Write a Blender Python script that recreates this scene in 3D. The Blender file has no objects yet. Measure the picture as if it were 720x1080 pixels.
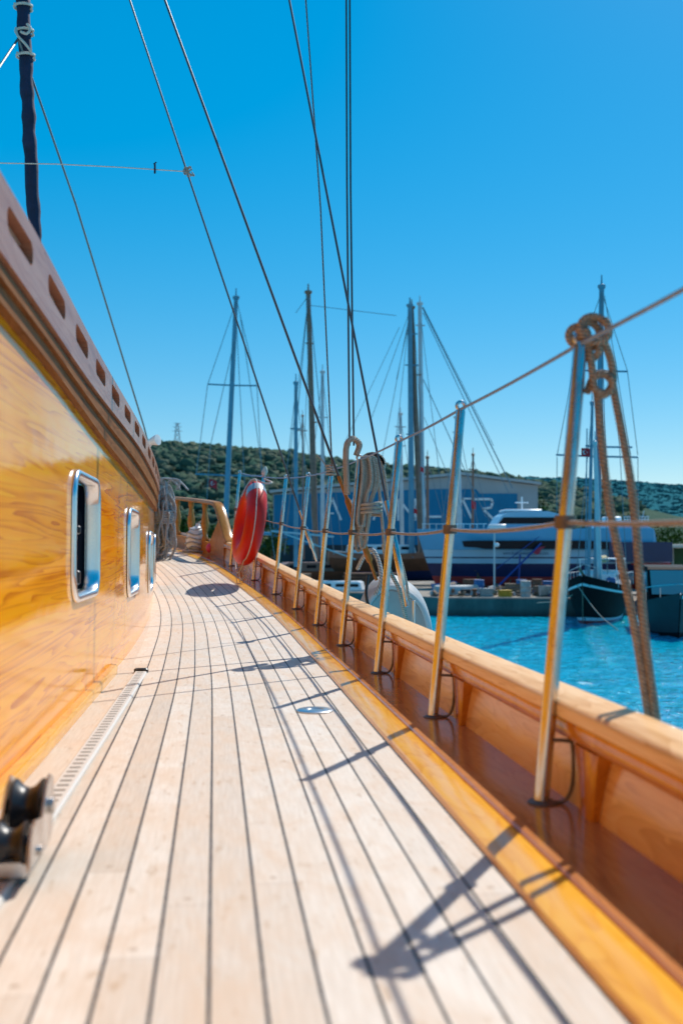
import bpy, bmesh, math, random
import numpy as np
from mathutils import Vector, Matrix

random.seed(7)
rng = np.random.default_rng(7)
R = math.radians
SC = bpy.context.scene
COL = SC.collection

# ------------------------------------------------------------------ camera
CAMZ = 3.6
PITCH = math.atan(38.0 / 1050.0)
cp, sp_ = math.cos(PITCH), math.sin(PITCH)


def at(px, py, Y):
    """World point at distance Y ahead that the photo shows at pixel px, py (720x1080)."""
    a = (px - 360.0) / 1050.0
    b = (540.0 - py) / 1050.0
    t = Y / (cp - b * sp_)
    return Vector((a * t, Y, CAMZ + (sp_ + b * cp) * t))


cam_d = bpy.data.cameras.new('camera')
cam = bpy.data.objects.new('camera', cam_d)
COL.objects.link(cam)
cam.location = (0, 0, CAMZ)
cam.rotation_euler = (R(90) + PITCH, 0, 0)
cam_d.sensor_fit = 'VERTICAL'
cam_d.sensor_height = 36.0
cam_d.sensor_width = 24.0
cam_d.lens = 35.0
cam_d.clip_start = 0.05
cam_d.clip_end = 9000
cam_d.dof.use_dof = True
cam_d.dof.focus_distance = 5.4
cam_d.dof.aperture_fstop = 2.9
SC.camera = cam

# ------------------------------------------------------------------ light
SUNV = Vector((0.46, 0.76, 1.0)).normalized()
sun_d = bpy.data.lights.new('sun', 'SUN')
sun = bpy.data.objects.new('sun', sun_d)
COL.objects.link(sun)
sun.rotation_euler = SUNV.to_track_quat('Z', 'Y').to_euler()
sun_d.energy = 5.0
sun_d.angle = R(0.5)
sun_d.color = (1.0, 0.94, 0.86)

world = bpy.data.worlds.new('World')
SC.world = world
world.use_nodes = True
wn = world.node_tree
for n in list(wn.nodes):
    wn.nodes.remove(n)
w_out = wn.nodes.new('ShaderNodeOutputWorld')
w_bg = wn.nodes.new('ShaderNodeBackground')
w_sky = wn.nodes.new('ShaderNodeTexSky')
w_sky.sky_type = 'NISHITA'
w_sky.sun_disc = False
w_sky.sun_elevation = math.asin(SUNV.z)
w_sky.sun_rotation = math.atan2(SUNV.x, SUNV.y)
w_sky.air_density = 1.0
w_sky.dust_density = 0.14
w_sky.ozone_density = 4.0
w_sky.altitude = 0
w_hsv = wn.nodes.new('ShaderNodeHueSaturation')
w_hsv.inputs['Hue'].default_value = 0.485
w_hsv.inputs['Saturation'].default_value = 2.3
w_hsv.inputs['Value'].default_value = 1.95
w_gam = wn.nodes.new('ShaderNodeGamma')
w_gam.inputs[1].default_value = 0.5
w_tint = wn.nodes.new('ShaderNodeMix')
w_tint.data_type = 'RGBA'
w_tint.blend_type = 'MULTIPLY'
w_tint.inputs[0].default_value = 1.0
w_tint.inputs[7].default_value = (0.95, 1.04, 1.13, 1)
wn.links.new(w_sky.outputs[0], w_gam.inputs[0])
wn.links.new(w_gam.outputs[0], w_hsv.inputs['Color'])
wn.links.new(w_hsv.outputs[0], w_tint.inputs[6])
wn.links.new(w_tint.outputs[2], w_bg.inputs['Color'])
w_bg.inputs['Strength'].default_value = 0.143
wn.links.new(w_bg.outputs[0], w_out.inputs['Surface'])

SC.view_settings.view_transform = 'Standard'
SC.view_settings.look = 'None'
SC.view_settings.exposure = 0.0
SC.view_settings.gamma = 1.0
SC.render.engine = 'CYCLES'
SC.cycles.max_bounces = 7
SC.cycles.caustics_reflective = False
SC.cycles.caustics_refractive = False
SC.cycles.sample_clamp_indirect = 6.0
SC.cycles.use_denoising = True


# ------------------------------------------------------------------ materials
class NT:
    def __init__(self, name):
        self.m = bpy.data.materials.new(name)
        self.m.use_nodes = True
        self.t = self.m.node_tree
        self.b = self.t.nodes['Principled BSDF']

    def n(self, kind, **kw):
        nd = self.t.nodes.new(kind)
        for k, v in kw.items():
            if k.startswith('i_'):
                nd.inputs[k[2:]].default_value = v
            else:
                setattr(nd, k, v)
        return nd

    def l(self, a, b):
        self.t.links.new(a, b)

    def coord(self, which='UV', scale=(1, 1, 1), loc=(0, 0, 0), rot=(0, 0, 0)):
        tc = self.n('ShaderNodeTexCoord')
        mp = self.n('ShaderNodeMapping')
        mp.inputs['Scale'].default_value = scale
        mp.inputs['Location'].default_value = loc
        mp.inputs['Rotation'].default_value = rot
        self.l(tc.outputs[which], mp.inputs['Vector'])
        return mp.outputs['Vector']

    def noise(self, vec, scale, detail=4, rough=0.55, dist=0.0):
        nd = self.n('ShaderNodeTexNoise')
        nd.inputs['Scale'].default_value = scale
        nd.inputs['Detail'].default_value = detail
        nd.inputs['Roughness'].default_value = rough
        nd.inputs['Distortion'].default_value = dist
        if vec is not None:
            self.l(vec, nd.inputs['Vector'])
        return nd.outputs['Fac']

    def ramp(self, fac, stops, interp='LINEAR'):
        nd = self.n('ShaderNodeValToRGB')
        cr = nd.color_ramp
        cr.interpolation = interp
        while len(cr.elements) > len(stops):
            cr.elements.remove(cr.elements[-1])
        while len(cr.elements) < len(stops):
            cr.elements.new(0.5)
        for e, (p, c) in zip(cr.elements, stops):
            e.position = p
            e.color = (c[0], c[1], c[2], 1) if not isinstance(c, (int, float)) else (c, c, c, 1)
        self.l(fac, nd.inputs['Fac'])
        return nd.outputs['Color']

    def mix(self, fac, a, b, mode='MIX'):
        nd = self.n('ShaderNodeMix', data_type='RGBA', blend_type=mode)
        for sock, v in ((nd.inputs[0], fac), (nd.inputs[6], a), (nd.inputs[7], b)):
            if isinstance(v, (int, float)):
                sock.default_value = v
            elif isinstance(v, tuple):
                sock.default_value = (v[0], v[1], v[2], 1)
            else:
                self.l(v, sock)
        return nd.outputs[2]

    def math(self, op, a, b=0.0, c=None):
        nd = self.n('ShaderNodeMath', operation=op)
        for i, v in enumerate((a, b, c)):
            if v is None:
                continue
            if isinstance(v, (int, float)):
                nd.inputs[i].default_value = v
            else:
                self.l(v, nd.inputs[i])
        return nd.outputs[0]

    def bump(self, h, strength=0.3, dist=0.01, coat=False):
        nd = self.n('ShaderNodeBump')
        nd.inputs['Strength'].default_value = strength
        nd.inputs['Distance'].default_value = dist
        self.l(h, nd.inputs['Height'])
        self.l(nd.outputs[0], self.b.inputs['Coat Normal' if coat else 'Normal'])
        return nd

    def set(self, **kw):
        for k, v in kw.items():
            k = k.replace('_', ' ')
            s = self.b.inputs[k]
            if isinstance(v, (int, float)):
                s.default_value = v
            elif isinstance(v, tuple):
                s.default_value = (v[0], v[1], v[2], 1) if len(v) == 3 else v
            else:
                self.l(v, s)
        return self


def simple(name, col, rough=0.5, metal=0.0, var=0.12, scale=6.0, coat=0.0, spec=0.5, bump=0.0):
    t = NT(name)
    v = t.coord('Object')
    f = t.noise(v, scale, 4)
    c = t.ramp(f, [(0.3, tuple(x * (1 - var) for x in col)), (0.7, tuple(min(1, x * (1 + var)) for x in col))])
    t.set(Base_Color=c, Roughness=rough, Metallic=metal)
    t.b.inputs['Specular IOR Level'].default_value = spec
    if coat:
        t.set(Coat_Weight=coat, Coat_Roughness=0.08)
    if bump:
        t.bump(f, bump, 0.01)
    return t.m


def varnish(name, dark, mid, light, su=1.2, sv=9.0, coat_rough=0.05, flame=0.6, wav=0.25, tint=1.0, rough=0.45, coat=1.0, ior=1.5):
    """Varnished timber, UV in metres: u along the board, v across it."""
    t = NT(name)
    v = t.coord('UV', (su, sv, 1))
    n1 = t.noise(v, 2.2, 5, 0.6, 0.8)
    v2 = t.coord('UV', (su * 0.9, sv * 0.55, 1), (3.1, 1.7, 0))
    body = t.noise(v2, 1.5, 2, 0.45, 0.5)
    ringv = t.math('FRACT', t.math('MULTIPLY', body, 11.0))
    ringv = t.math('POWER', ringv, 1.6)
    lump = t.noise(t.coord('UV', (su * 0.5, sv * 0.25, 1), (9, 2, 0)), 1.3, 3, 0.5)
    v3 = t.coord('UV', (su * 3, sv * 14, 1))
    fine = t.noise(v3, 3.0, 3, 0.6)
    f = t.math('ADD', t.math('MULTIPLY', n1, 1 - flame * 0.6), t.math('MULTIPLY', t.math('ADD', t.math('MULTIPLY', ringv, -0.62), t.math('MULTIPLY', lump, 1.5)), flame * 0.6))
    f = t.math('ADD', f, t.math('MULTIPLY', t.math('SUBTRACT', fine, 0.5), 0.46))
    c = t.ramp(f, [(0.22, dark), (0.50, mid), (0.88, light)])
    t.set(Base_Color=c, Roughness=rough)
    t.b.inputs['Specular IOR Level'].default_value = 0.0
    t.set(Coat_Weight=coat, Coat_Roughness=coat_rough, Coat_IOR=ior)
    v4 = t.coord('UV', (1.6, 3.0, 1))
    big = t.noise(v4, 2.0, 2, 0.4)
    t.bump(t.math('ADD', big, t.math('MULTIPLY', fine, 0.02)), wav, 0.02, coat=True)
    return t.m


M = {}
M['wall'] = varnish('varnished_golden_wood', (0.58, 0.14, 0.0), (0.98, 0.37, 0.0), (1.0, 0.50, 0.010), 0.40, 17.0, 0.04, 0.75, 0.13, ior=1.37)
M['margin'] = varnish('varnished_margin_wood', (0.66, 0.26, 0.016), (0.84, 0.41, 0.04), (0.9, 0.52, 0.08), 1.2, 12, 0.12, 0.5, 0.2)
M['bulwark'] = varnish('varnished_bulwark_wood', (0.50, 0.22, 0.085), (0.75, 0.41, 0.20), (0.82, 0.51, 0.29), 1.3, 12, 0.16, 0.5, 0.2)
M['timber'] = varnish('varnished_frame_wood', (0.4, 0.12, 0.012), (0.6, 0.23, 0.03), (0.68, 0.31, 0.06), 3, 3, 0.12, 0.4, 0.2)
M['cap'] = varnish('varnished_cap_wood', (0.62, 0.30, 0.10), (0.87, 0.53, 0.26), (0.92, 0.65, 0.40), 1.0, 14, 0.3, 0.5, 0.2, coat=0.4)
M['mould'] = varnish('varnished_brown_wood', (0.13, 0.05, 0.018), (0.25, 0.105, 0.04), (0.36, 0.17, 0.075), 1.0, 16, 0.35, 0.5, 0.2, coat=0.18)
M['coaming'] = varnish('varnished_coaming_wood', (0.25, 0.10, 0.06), (0.39, 0.185, 0.115), (0.48, 0.27, 0.18), 1.0, 10, 0.2, 0.5, 0.2, coat=0.6)
M['bowwood'] = varnish('varnished_bow_wood', (0.28, 0.095, 0.012), (0.46, 0.18, 0.035), (0.56, 0.26, 0.07), 2.0, 10, 0.2, 0.5, 0.2, coat=0.45)
M['margin_shade'] = varnish('shade_toned_margin_wood', (0.34, 0.12, 0.04), (0.50, 0.205, 0.075), (0.58, 0.27, 0.11), 1.2, 12, 0.12, 0.5, 0.2)

# teak deck: u = metres in from the margin board, v = metres along
t = NT('bleached_teak_planks')
tc = t.n('ShaderNodeTexCoord')
sx = t.n('ShaderNodeSeparateXYZ')
t.l(tc.outputs['UV'], sx.inputs[0])
PW = 0.0702
pu = t.math('DIVIDE', sx.outputs[0], PW)
idx = t.math('FLOOR', pu)
fr = t.math('ABSOLUTE', t.math('SUBTRACT', t.math('FRACT', pu), 0.5))
wn1 = t.n('ShaderNodeTexWhiteNoise', noise_dimensions='1D')
t.l(idx, wn1.inputs['W'])
pv = t.math('ADD', t.math('DIVIDE', sx.outputs[1], 2.6), t.math('MULTIPLY', wn1.outputs['Value'], 1.0))
bid = t.math('FLOOR', pv)
wn2 = t.n('ShaderNodeTexWhiteNoise', noise_dimensions='2D')
cmb = t.n('ShaderNodeCombineXYZ')
t.l(idx, cmb.inputs[0]); t.l(bid, cmb.inputs[1])
t.l(cmb.outputs[0], wn2.inputs['Vector'])
grain_v = t.coord('UV', (60, 3.0, 1))
grain = t.noise(grain_v, 3.0, 4, 0.6, 0.3)
stain = t.noise(t.coord('UV', (5, 2.2, 1)), 2.0, 5, 0.65, 0.6)
spots = t.noise(t.coord('UV', (26, 7, 1)), 1.6, 3, 0.6, 0.2)
base = t.ramp(wn2.outputs['Value'], [(0, (0.53, 0.45, 0.36)), (0.5, (0.655, 0.585, 0.495)), (1, (0.75, 0.695, 0.61))])
base = t.mix(0.45, base, t.ramp(grain, [(0.25, (0.46, 0.36, 0.275)), (0.7, (0.74, 0.68, 0.61))]))
base = t.mix(t.ramp(stain, [(0.42, 0.0), (0.66, 0.7)]), base, (0.60, 0.46, 0.34))
base = t.mix(t.ramp(spots, [(0.60, 0.0), (0.72, 0.65)]), base, (0.46, 0.32, 0.20))
edn = t.noise(t.coord('UV', (40, 18, 1)), 2.0, 4, 0.7)
edge = t.math('MULTIPLY', t.math('GREATER_THAN', t.math('ADD', fr, t.math('MULTIPLY', t.math('SUBTRACT', edn, 0.5), 0.03)), 0.463), t.math('LESS_THAN', sx.outputs[0], 0.79))
butt = t.math('LESS_THAN', t.math('FRACT', pv), 0.0012)
base = t.mix(t.math('MULTIPLY', butt, 0.45), base, (0.30, 0.22, 0.17))
base = t.mix(edge, base, (0.014, 0.013, 0.018))
pl_f = t.math('FRACT', pv)
plug = t.math('MULTIPLY', t.math('LESS_THAN', t.math('ABSOLUTE', t.math('SUBTRACT', pl_f, .012)), .0022), t.math('LESS_THAN', fr, .085))
base = t.mix(t.math('MULTIPLY', plug, .5), base, (.30, .19, .11))
t.set(Base_Color=base, Roughness=t.ramp(stain, [(0.3, 0.5), (0.7, 0.68)]))
t.b.inputs['Specular IOR Level'].default_value = 0.35
t.bump(t.math('ADD', t.math('MULTIPLY', grain, 0.4), t.math('MULTIPLY', edge, -1.0)), 0.35, 0.002)
M['deck'] = t.m

M['slot'] = simple('shade_dark_slot_wood', (0.16, 0.045, 0.012), 0.6, 0, 0.2, 8)  # slot insides coloured darker to deepen their shade
M['chrome'] = simple('polished_steel', (.86, .86, .86), .24, 1.0, .04, 10)
t = NT('salt_spotted_stainless_steel')
n1 = t.noise(t.coord('Object', (1, 1, .35)), 22, 5, .7)
n2 = t.noise(t.coord('Object'), 130, 3, .6)
c = t.mix(t.ramp(n1, [(.48, .0), (.72, .75)]), (.64, .62, .60), (.34, .23, .16))
c = t.mix(t.ramp(n2, [(.62, .0), (.70, .6)]), c, (.30, .22, .17))
t.set(Base_Color=c, Metallic=1.0, Roughness=t.ramp(n1, [(.3, .12), (.7, .34)]))
t.bump(n1, .08, .003)
M['steel'] = t.m
M['steel_dull'] = simple('brushed_stainless_steel', (0.55, 0.56, 0.58), 0.28, 1.0, 0.1, 14)
M['dark_steel'] = simple('tarnished_steel', (0.16, 0.12, 0.10), 0.5, 0.5, 0.25, 20)
M['alu'] = simple('weathered_aluminium', (0.72, 0.71, 0.68), 0.45, 0.4, 0.08, 14)
t = NT('slotted_track_aluminium')
tc = t.n('ShaderNodeTexCoord')
sx = t.n('ShaderNodeSeparateXYZ')
t.l(tc.outputs['UV'], sx.inputs[0])
fa = t.math('LESS_THAN', t.math('FRACT', t.math('DIVIDE', sx.outputs[0], 0.046)), 0.42)
fb = t.math('LESS_THAN', t.math('ABSOLUTE', t.math('SUBTRACT', sx.outputs[1], 0.0855)), 0.0135)
c = t.mix(t.math('MULTIPLY', fa, fb), (0.62, 0.59, 0.54), (0.20, 0.18, 0.15))
t.set(Base_Color=c, Roughness=0.5, Metallic=0.15)
M['track'] = t.m
M['wire_grey'] = simple('grey_wire_rope', (0.22, 0.29, 0.43), 0.6, 0.0, 0.2, 60)
M['wire'] = simple('dark_wire_rope', (0.10, 0.11, 0.12), 0.45, 0.6, 0.2, 30)
M['black'] = simple('black_plastic', (0.018, 0.018, 0.02), 0.35, 0.0, 0.2, 10)
M['red'] = simple('glossy_red_plastic', (0.72, 0.016, 0.008), 0.42, 0.0, 0.08, 5, spec=0.3)
M['tape'] = simple('silver_reflective_tape', (0.42, 0.40, 0.41), 0.35, 0.2, 0.1, 30)
M['white_rope'] = simple('pale_cord', (0.62, 0.56, 0.47), 0.8, 0, 0.2, 60)
M['navy'] = simple('navy_sail_cloth', (0.010, 0.016, 0.05), 0.75, 0, 0.4, 9, bump=0.5)
M['white_plastic'] = simple('white_plastic', (0.78, 0.78, 0.76), 0.4)
M['dark_glass'] = simple('dark_tinted_glass', (0.006, 0.009, 0.016), 0.2, 0.0, 0.2, 3, spec=0.15)
t = NT('dark_interior_sheet')
t.set(Base_Color=(0.004, 0.006, 0.010), Roughness=0.25)  # near-black without gloss: stands for the unlit interior behind the window
t.bump(t.noise(t.coord('Object'), 6, 2), 0.15, 0.005)
t.b.inputs['Specular IOR Level'].default_value = 0.0
M['pane'] = t.m


def rope_mat(name, c1, c2, twist=55.0):
    t = NT(name)
    tc = t.n('ShaderNodeTexCoord')
    s = t.n('ShaderNodeSeparateXYZ')
    t.l(tc.outputs['UV'], s.inputs[0])
    ph = t.math('FRACT', t.math('ADD', t.math('MULTIPLY', s.outputs[0], 3.0), t.math('MULTIPLY', s.outputs[1], twist)))
    h = t.math('SINE', t.math('MULTIPLY', ph, math.pi))
    nz = t.noise(t.coord('Object'), 90, 3)
    c = t.mix(h, c1, c2)
    c = t.mix(t.ramp(nz, [(0.35, 0.55), (0.7, 0.0)]), c, tuple(x * 0.45 for x in c1))
    t.set(Base_Color=c, Roughness=0.85)
    t.b.inputs['Specular IOR Level'].default_value = 0.2
    t.bump(h, 0.9, 0.004)
    return t.m


M['rope_brown'] = rope_mat('brown_twisted_rope', (0.33, 0.22, 0.15), (0.60, 0.44, 0.32), 110)
M['rope_tan'] = rope_mat('tan_twisted_rope', (0.42, 0.33, 0.26), (0.74, 0.63, 0.52), 80)
M['rope_grey'] = rope_mat('grey_twisted_rope', (0.34, 0.34, 0.34), (0.72, 0.71, 0.69), 60)
M['rope_line'] = rope_mat('lifeline_rope', (0.34, 0.27, 0.24), (0.62, 0.52, 0.47), 110)


# ------------------------------------------------------------------ mesh collector
class MB:
    def __init__(self):
        self.v, self.f, self.uv, self.mi = [], [], [], []
        self.cur = 0

    def add(self, verts, faces, uvs=None):
        o = len(self.v)
        self.v.extend([tuple(p) for p in verts])
        for i, f in enumerate(faces):
            self.f.append([o + k for k in f])
            self.mi.append(self.cur)
            self.uv.append(None if uvs is None else uvs[i])
        return self

    def grid(self, rows, closed=False, uv=None):
        """rows: list of equal-length point lists; faces between neighbours. uv: same layout of (u,v)."""
        nr, nc = len(rows), len(rows[0])
        vs = [p for r in rows for p in r]
        fs, us = [], []
        for i in range(nr - 1):
            for j in range(nc if closed else nc - 1):
                k = (j + 1) % nc
                fs.append((i * nc + j, i * nc + k, (i + 1) * nc + k, (i + 1) * nc + j))
                if uv:
                    kk = j + 1
                    us.append((uv[i][j], uv[i][kk], uv[i + 1][kk], uv[i + 1][j]))
        return self.add(vs, fs, us if uv else None)

    def loft(self, rings, cap=True, uvs=None):
        """closed cross sections; uv: u = along, v = around (metres)."""
        acc = [0.0]
        for a, b in zip(rings[:-1], rings[1:]):
            acc.append(acc[-1] + (Vector(b[0]) - Vector(a[0])).length)
        uv = []
        for i, r in enumerate(rings):
            p = [0.0]
            for k in range(len(r)):
                p.append(p[-1] + (Vector(r[(k + 1) % len(r)]) - Vector(r[k])).length)
            uv.append([(acc[i], q) for q in p])
        self.grid(rings, True, uv)
        if cap:
            n = len(rings[0])
            for r, fl in ((rings[0], True), (rings[-1], False)):
                idx = list(range(n))
                if fl:
                    idx.reverse()
                self.add(r, [idx])
        return self

    def box(self, c, s, rot=None, bev=0.0):
        c = Vector(c)
        hx, hy, hz = s[0] / 2, s[1] / 2, s[2] / 2
        m = rot if rot is not None else Matrix.Identity(3)
        if bev <= 0:
            P = [c + m @ Vector((x * hx, y * hy, z * hz)) for x in (-1, 1) for y in (-1, 1) for z in (-1, 1)]
            F = [(0, 1, 3, 2), (4, 6, 7, 5), (0, 4, 5, 1), (2, 3, 7, 6), (0, 2, 6, 4), (1, 5, 7, 3)]
            return self.add(P, F)
        b = min(bev, hx * .9, hy * .9, hz * .9)
        rings = []
        for z, ins in ((-hz, b), (-hz + b, 0), (hz - b, 0), (hz, b)):
            x0, y0 = hx - ins, hy - ins
            pts = [(x0, y0 - b), (x0 - b, y0), (-x0 + b, y0), (-x0, y0 - b), (-x0, -y0 + b), (-x0 + b, -y0), (x0 - b, -y0), (x0, -y0 + b)]
            rings.append([c + m @ Vector((x, y, z)) for x, y in pts])
        return self.loft(rings)

    def tube(self, pts, r, n=8, cap=True, sub=0):
        pts = [Vector(p) for p in pts]
        if sub:
            pts = smooth(pts, sub)
        rs = r if isinstance(r, (list, tuple)) else [r] * len(pts)
        if len(rs) != len(pts):
            rs = [rs[0] + (rs[-1] - rs[0]) * i / (len(pts) - 1) for i in range(len(pts))]
        rings, uv = [], []
        t0 = (pts[1] - pts[0]).normalized()
        up = Vector((0, 0, 1)) if abs(t0.z) < 0.9 else Vector((1, 0, 0))
        a = t0.cross(up).normalized()
        L = 0
        for i, p in enumerate(pts):
            if i == 0:
                tg = t0
            elif i == len(pts) - 1:
                tg = (pts[i] - pts[i - 1]).normalized()
            else:
                tg = (pts[i + 1] - pts[i - 1]).normalized()
            if i:
                L += (p - pts[i - 1]).length
            a = a - tg * a.dot(tg)
            a = a.normalized() if a.length > 1e-6 else tg.orthogonal().normalized()
            b = tg.cross(a)
            rings.append([p + (a * math.cos(2 * math.pi * k / n) + b * math.sin(2 * math.pi * k / n)) * rs[i] for k in range(n)])
            uv.append([(k / n, L) for k in range(n + 1)])
        self.grid(rings, True, uv)
        if cap:
            self.add(rings[0], [list(range(n))[::-1]])
            self.add(rings[-1], [list(range(n))])
        return self

    def lathe(self, prof, origin, axis=(0, 0, 1), n=16):
        ax = Vector(axis).normalized()
        a = ax.orthogonal().normalized()
        b = ax.cross(a)
        o = Vector(origin)
        rings = [[o + ax * h + (a * math.cos(2 * math.pi * k / n) + b * math.sin(2 * math.pi * k / n)) * max(r, 1e-4) for k in range(n)] for r, h in prof]
        return self.loft(rings)

    def build(self, name, mats, parent=None, smooth_=True, angle=40):
        off = Vector((0, 0, 0))
        p = parent
        while p is not None:
            off += Vector(p.location)
            p = p.parent
        me = bpy.data.meshes.new(name)
        me.from_pydata([tuple(Vector(q) - off) for q in self.v], [], self.f)
        if any(u is not None for u in self.uv):
            lay = me.uv_layers.new(name='UVMap')
            i = 0
            for fu, f in zip(self.uv, self.f):
                for k in range(len(f)):
                    lay.data[i].uv = fu[k] if fu is not None else (0.013 * k, 0.01 * k)
                    i += 1
        if not isinstance(mats, (list, tuple)):
            mats = [mats]
        for m in mats:
            me.materials.append(m)
        if len(mats) > 1:
            me.polygons.foreach_set('material_index', self.mi)
        if smooth_:
            me.polygons.foreach_set('use_smooth', [True] * len(me.polygons))
            try:
                me.set_sharp_from_angle(angle=R(angle))
            except Exception:
                pass
        me.update()
        ob = bpy.data.objects.new(name, me)
        COL.objects.link(ob)
        ob.parent = parent
        return ob


def smooth(pts, k):
    """Catmull-Rom through the points, k steps per span."""
    pts = [Vector(p) for p in pts]
    out = []
    for i in range(len(pts) - 1):
        p0 = pts[i - 1] if i else pts[0] * 2 - pts[1]
        p1, p2 = pts[i], pts[i + 1]
        p3 = pts[i + 2] if i + 2 < len(pts) else pts[-1] * 2 - pts[-2]
        for s in range(k):
            u = s / k
            out.append(0.5 * ((2 * p1) + (p2 - p0) * u + (2 * p0 - 5 * p1 + 4 * p2 - p3) * u * u + (3 * p1 - p0 - 3 * p2 + p3) * u ** 3))
    out.append(pts[-1])
    return out


def interp(xs, ys):
    """smooth 1-D interpolation (Hermite)."""
    xs, ys = list(xs), list(ys)
    n = len(xs)
    ms = []
    for i in range(n):
        if i == 0:
            ms.append((ys[1] - ys[0]) / (xs[1] - xs[0]))
        elif i == n - 1:
            ms.append((ys[-1] - ys[-2]) / (xs[-1] - xs[-2]))
        else:
            ms.append((ys[i + 1] - ys[i - 1]) / (xs[i + 1] - xs[i - 1]))

    def f(x):
        if x <= xs[0]:
            return ys[0] + ms[0] * (x - xs[0])
        if x >= xs[-1]:
            return ys[-1] + ms[-1] * (x - xs[-1])
        for i in range(n - 1):
            if x <= xs[i + 1]:
                h = xs[i + 1] - xs[i]
                u = (x - xs[i]) / h
                return ((2 * u ** 3 - 3 * u * u + 1) * ys[i] + (u ** 3 - 2 * u * u + u) * h * ms[i]
                        + (-2 * u ** 3 + 3 * u * u) * ys[i + 1] + (u ** 3 - u * u) * h * ms[i + 1])
    return f


def thing(name, label, cat, loc=(0, 0, 0), group=None):
    o = bpy.data.objects.new(name, None)
    COL.objects.link(o)
    o.location = loc
    o.empty_display_size = 0.2
    return tag(o, label, cat, group)


def tag(o, label, cat, group=None):
    o['label'] = label
    o['category'] = cat
    if group:
        o['group'] = group
    return o


def struct(o):
    o['kind'] = 'structure'
    return o


# ================================================================== THE BOAT WE STAND ON
EYk = [-2, 0, 1, 2.12, 3.16, 4.2, 5.24, 6.28, 7.32, 8.36, 9.4, 10.44, 11.3, 12.2, 13.2, 14.2, 15.2]
EXk = [.95, .69, .562, .42, .287, .15, .0, -.157, -.338, -.56, -.828, -1.16, -1.49, -1.9, -2.42, -3.05, -3.8]
EZk = [-.56, -.56, -.56, -.555, -.551, -.543, -.528, -.502, -.464, -.405, -.322, -.205, -.115, -.03, .05, .12, .18]
EX = interp(EYk, EXk)
EZ = interp(EYk, EZk)


def E(Y, n=0.0, h=0.0):
    """point on the ship's side: Y along, n metres outboard of the stanchion line, h above the deck."""
    d = (EX(Y + .05) - EX(Y - .05)) / .1
    k = math.sqrt(1 + d * d)
    return Vector((EX(Y) + n / k, Y - n * d / k, CAMZ + EZ(Y) + h))


WYk = [-2, 0, 1, 2.2, 3.5, 5.2, 6.9, 9.0, 11.0]
WXk = [-.36, -.535, -.635, -.754, -.90, -1.09, -1.325, -1.69, -2.08]
WX = interp(WYk, WXk)
BTOP = interp([-2, 1, 2.0, 2.4, 3.2, 4.2, 5.3, 6.3, 7.5, 9, 11], [.93, .805, .757, .745, .70, .66, .625, .59, .58, .64, .72])   # coaming top
BBOT = interp([-2, 1, 2.0, 2.47, 3.19, 4.2, 5.15, 6.3, 7.5, 9, 11], [.76, .645, .598, .578, .55, .53, .51, .47, .455, .50, .57])
MBOT = interp([-2, 1, 2.1, 2.8, 4.2, 5.7, 7.0, 9, 11], [.65, .565, .52, .487, .40, .333, .305, .34, .40])   # moulding bottom

boat = thing('sailing_boat', 'varnished wooden sailing boat whose pale teak side deck we stand on', 'sailing boat', (0, 4, 0))

YS = [-2 + .1 * i for i in range(172)]


def deck_pt(Y, n):
    return E(Y, n, 0)


# deck planking
mb = MB()
rows, uvr = [], []
arc = 0
prev = None
for Y in YS:
    p = E(Y)
    if prev is not None:
        arc += (p - prev).length
    prev = p
    W = 1.30 if Y < 9 else 1.30 + (Y - 9) * .45
    ns = [-.197 - W * k / 14 for k in range(15)]
    rows.append([E(Y, n) for n in ns])
    uvr.append([(-(n + .197), arc) for n in ns])
mb.grid([r[::-1] for r in rows], False, [u[::-1] for u in uvr])
mb.build('deck', M['deck'], boat)


def along(profile, Y0, Y1, step=.1, mb=None):
    """loft a closed (n,h) profile along the ship's side."""
    mb = mb or MB()
    k = max(2, int(round((Y1 - Y0) / step)) + 1)
    rings = []
    for i in range(k):
        Y = Y0 + (Y1 - Y0) * i / (k - 1)
        pr = profile(Y) if callable(profile) else profile
        rings.append([E(Y, n, h) for n, h in pr])
    return mb.loft(rings)


# margin board, bulwark, moulding, cap rail
along([(-.195, -.03), (-.1075, -.03), (-.1075, .012), (-.109, .014), (-.185, .014), (-.192, .011), (-.195, .004)], -2, 15.0).build('margin_board', M['margin'], boat)
along([(-.1045, -.03), (.075, -.03), (.075, .018), (-.100, .018), (-.1045, .014)], -2, 15.0).build('shade_toned_board', M['margin_shade'], boat)  # outer part of the margin, toned darker to paint in the bulwark's shade
along([(.064, .012), (.088, .012), (.112, .2), (.088, .2)], -2, 10.95).build('bulwark', M['bulwark'], boat)
along([(.050, .158), (.056, .153), (.100, .153), (.100, .199), (.050, .199), (.046, .192), (.046, .164)], -2, 10.9).build('rail_moulding', M['timber'], boat)


def cap_prof(h=.2, n0=.030, n1=.140, th=.038):
    return [(n0 + .006, h), (n1 - .006, h), (n1, h + .008), (n1, h + th - .010), (n1 - .010, h + th), (n0 + .012, h + th), (n0 + .003, h + th - .006), (n0, h + th - .014), (n0, h + .006)]


along(cap_prof(), -2, 10.75).build('cap_rail', M['cap'], boat)
# outer side of the hull, down to the water
mbh = MB()
rows = []
for Y in [-2 + .5 * i for i in range(35)]:
    rows.append([E(Y, .118, .19), E(Y, .16, -.25), E(Y, .15, -.9), E(Y, .05, -1.9), E(Y, -.4, -3.3), E(Y, -.8, -3.9)])
mbh.grid(rows, False, [[(i * .5, j * .5) for j in range(6)] for i in range(len(rows))])
mbh.build('hull', simple('white_hull_paint', (.75, .75, .74), .3), boat)

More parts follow.
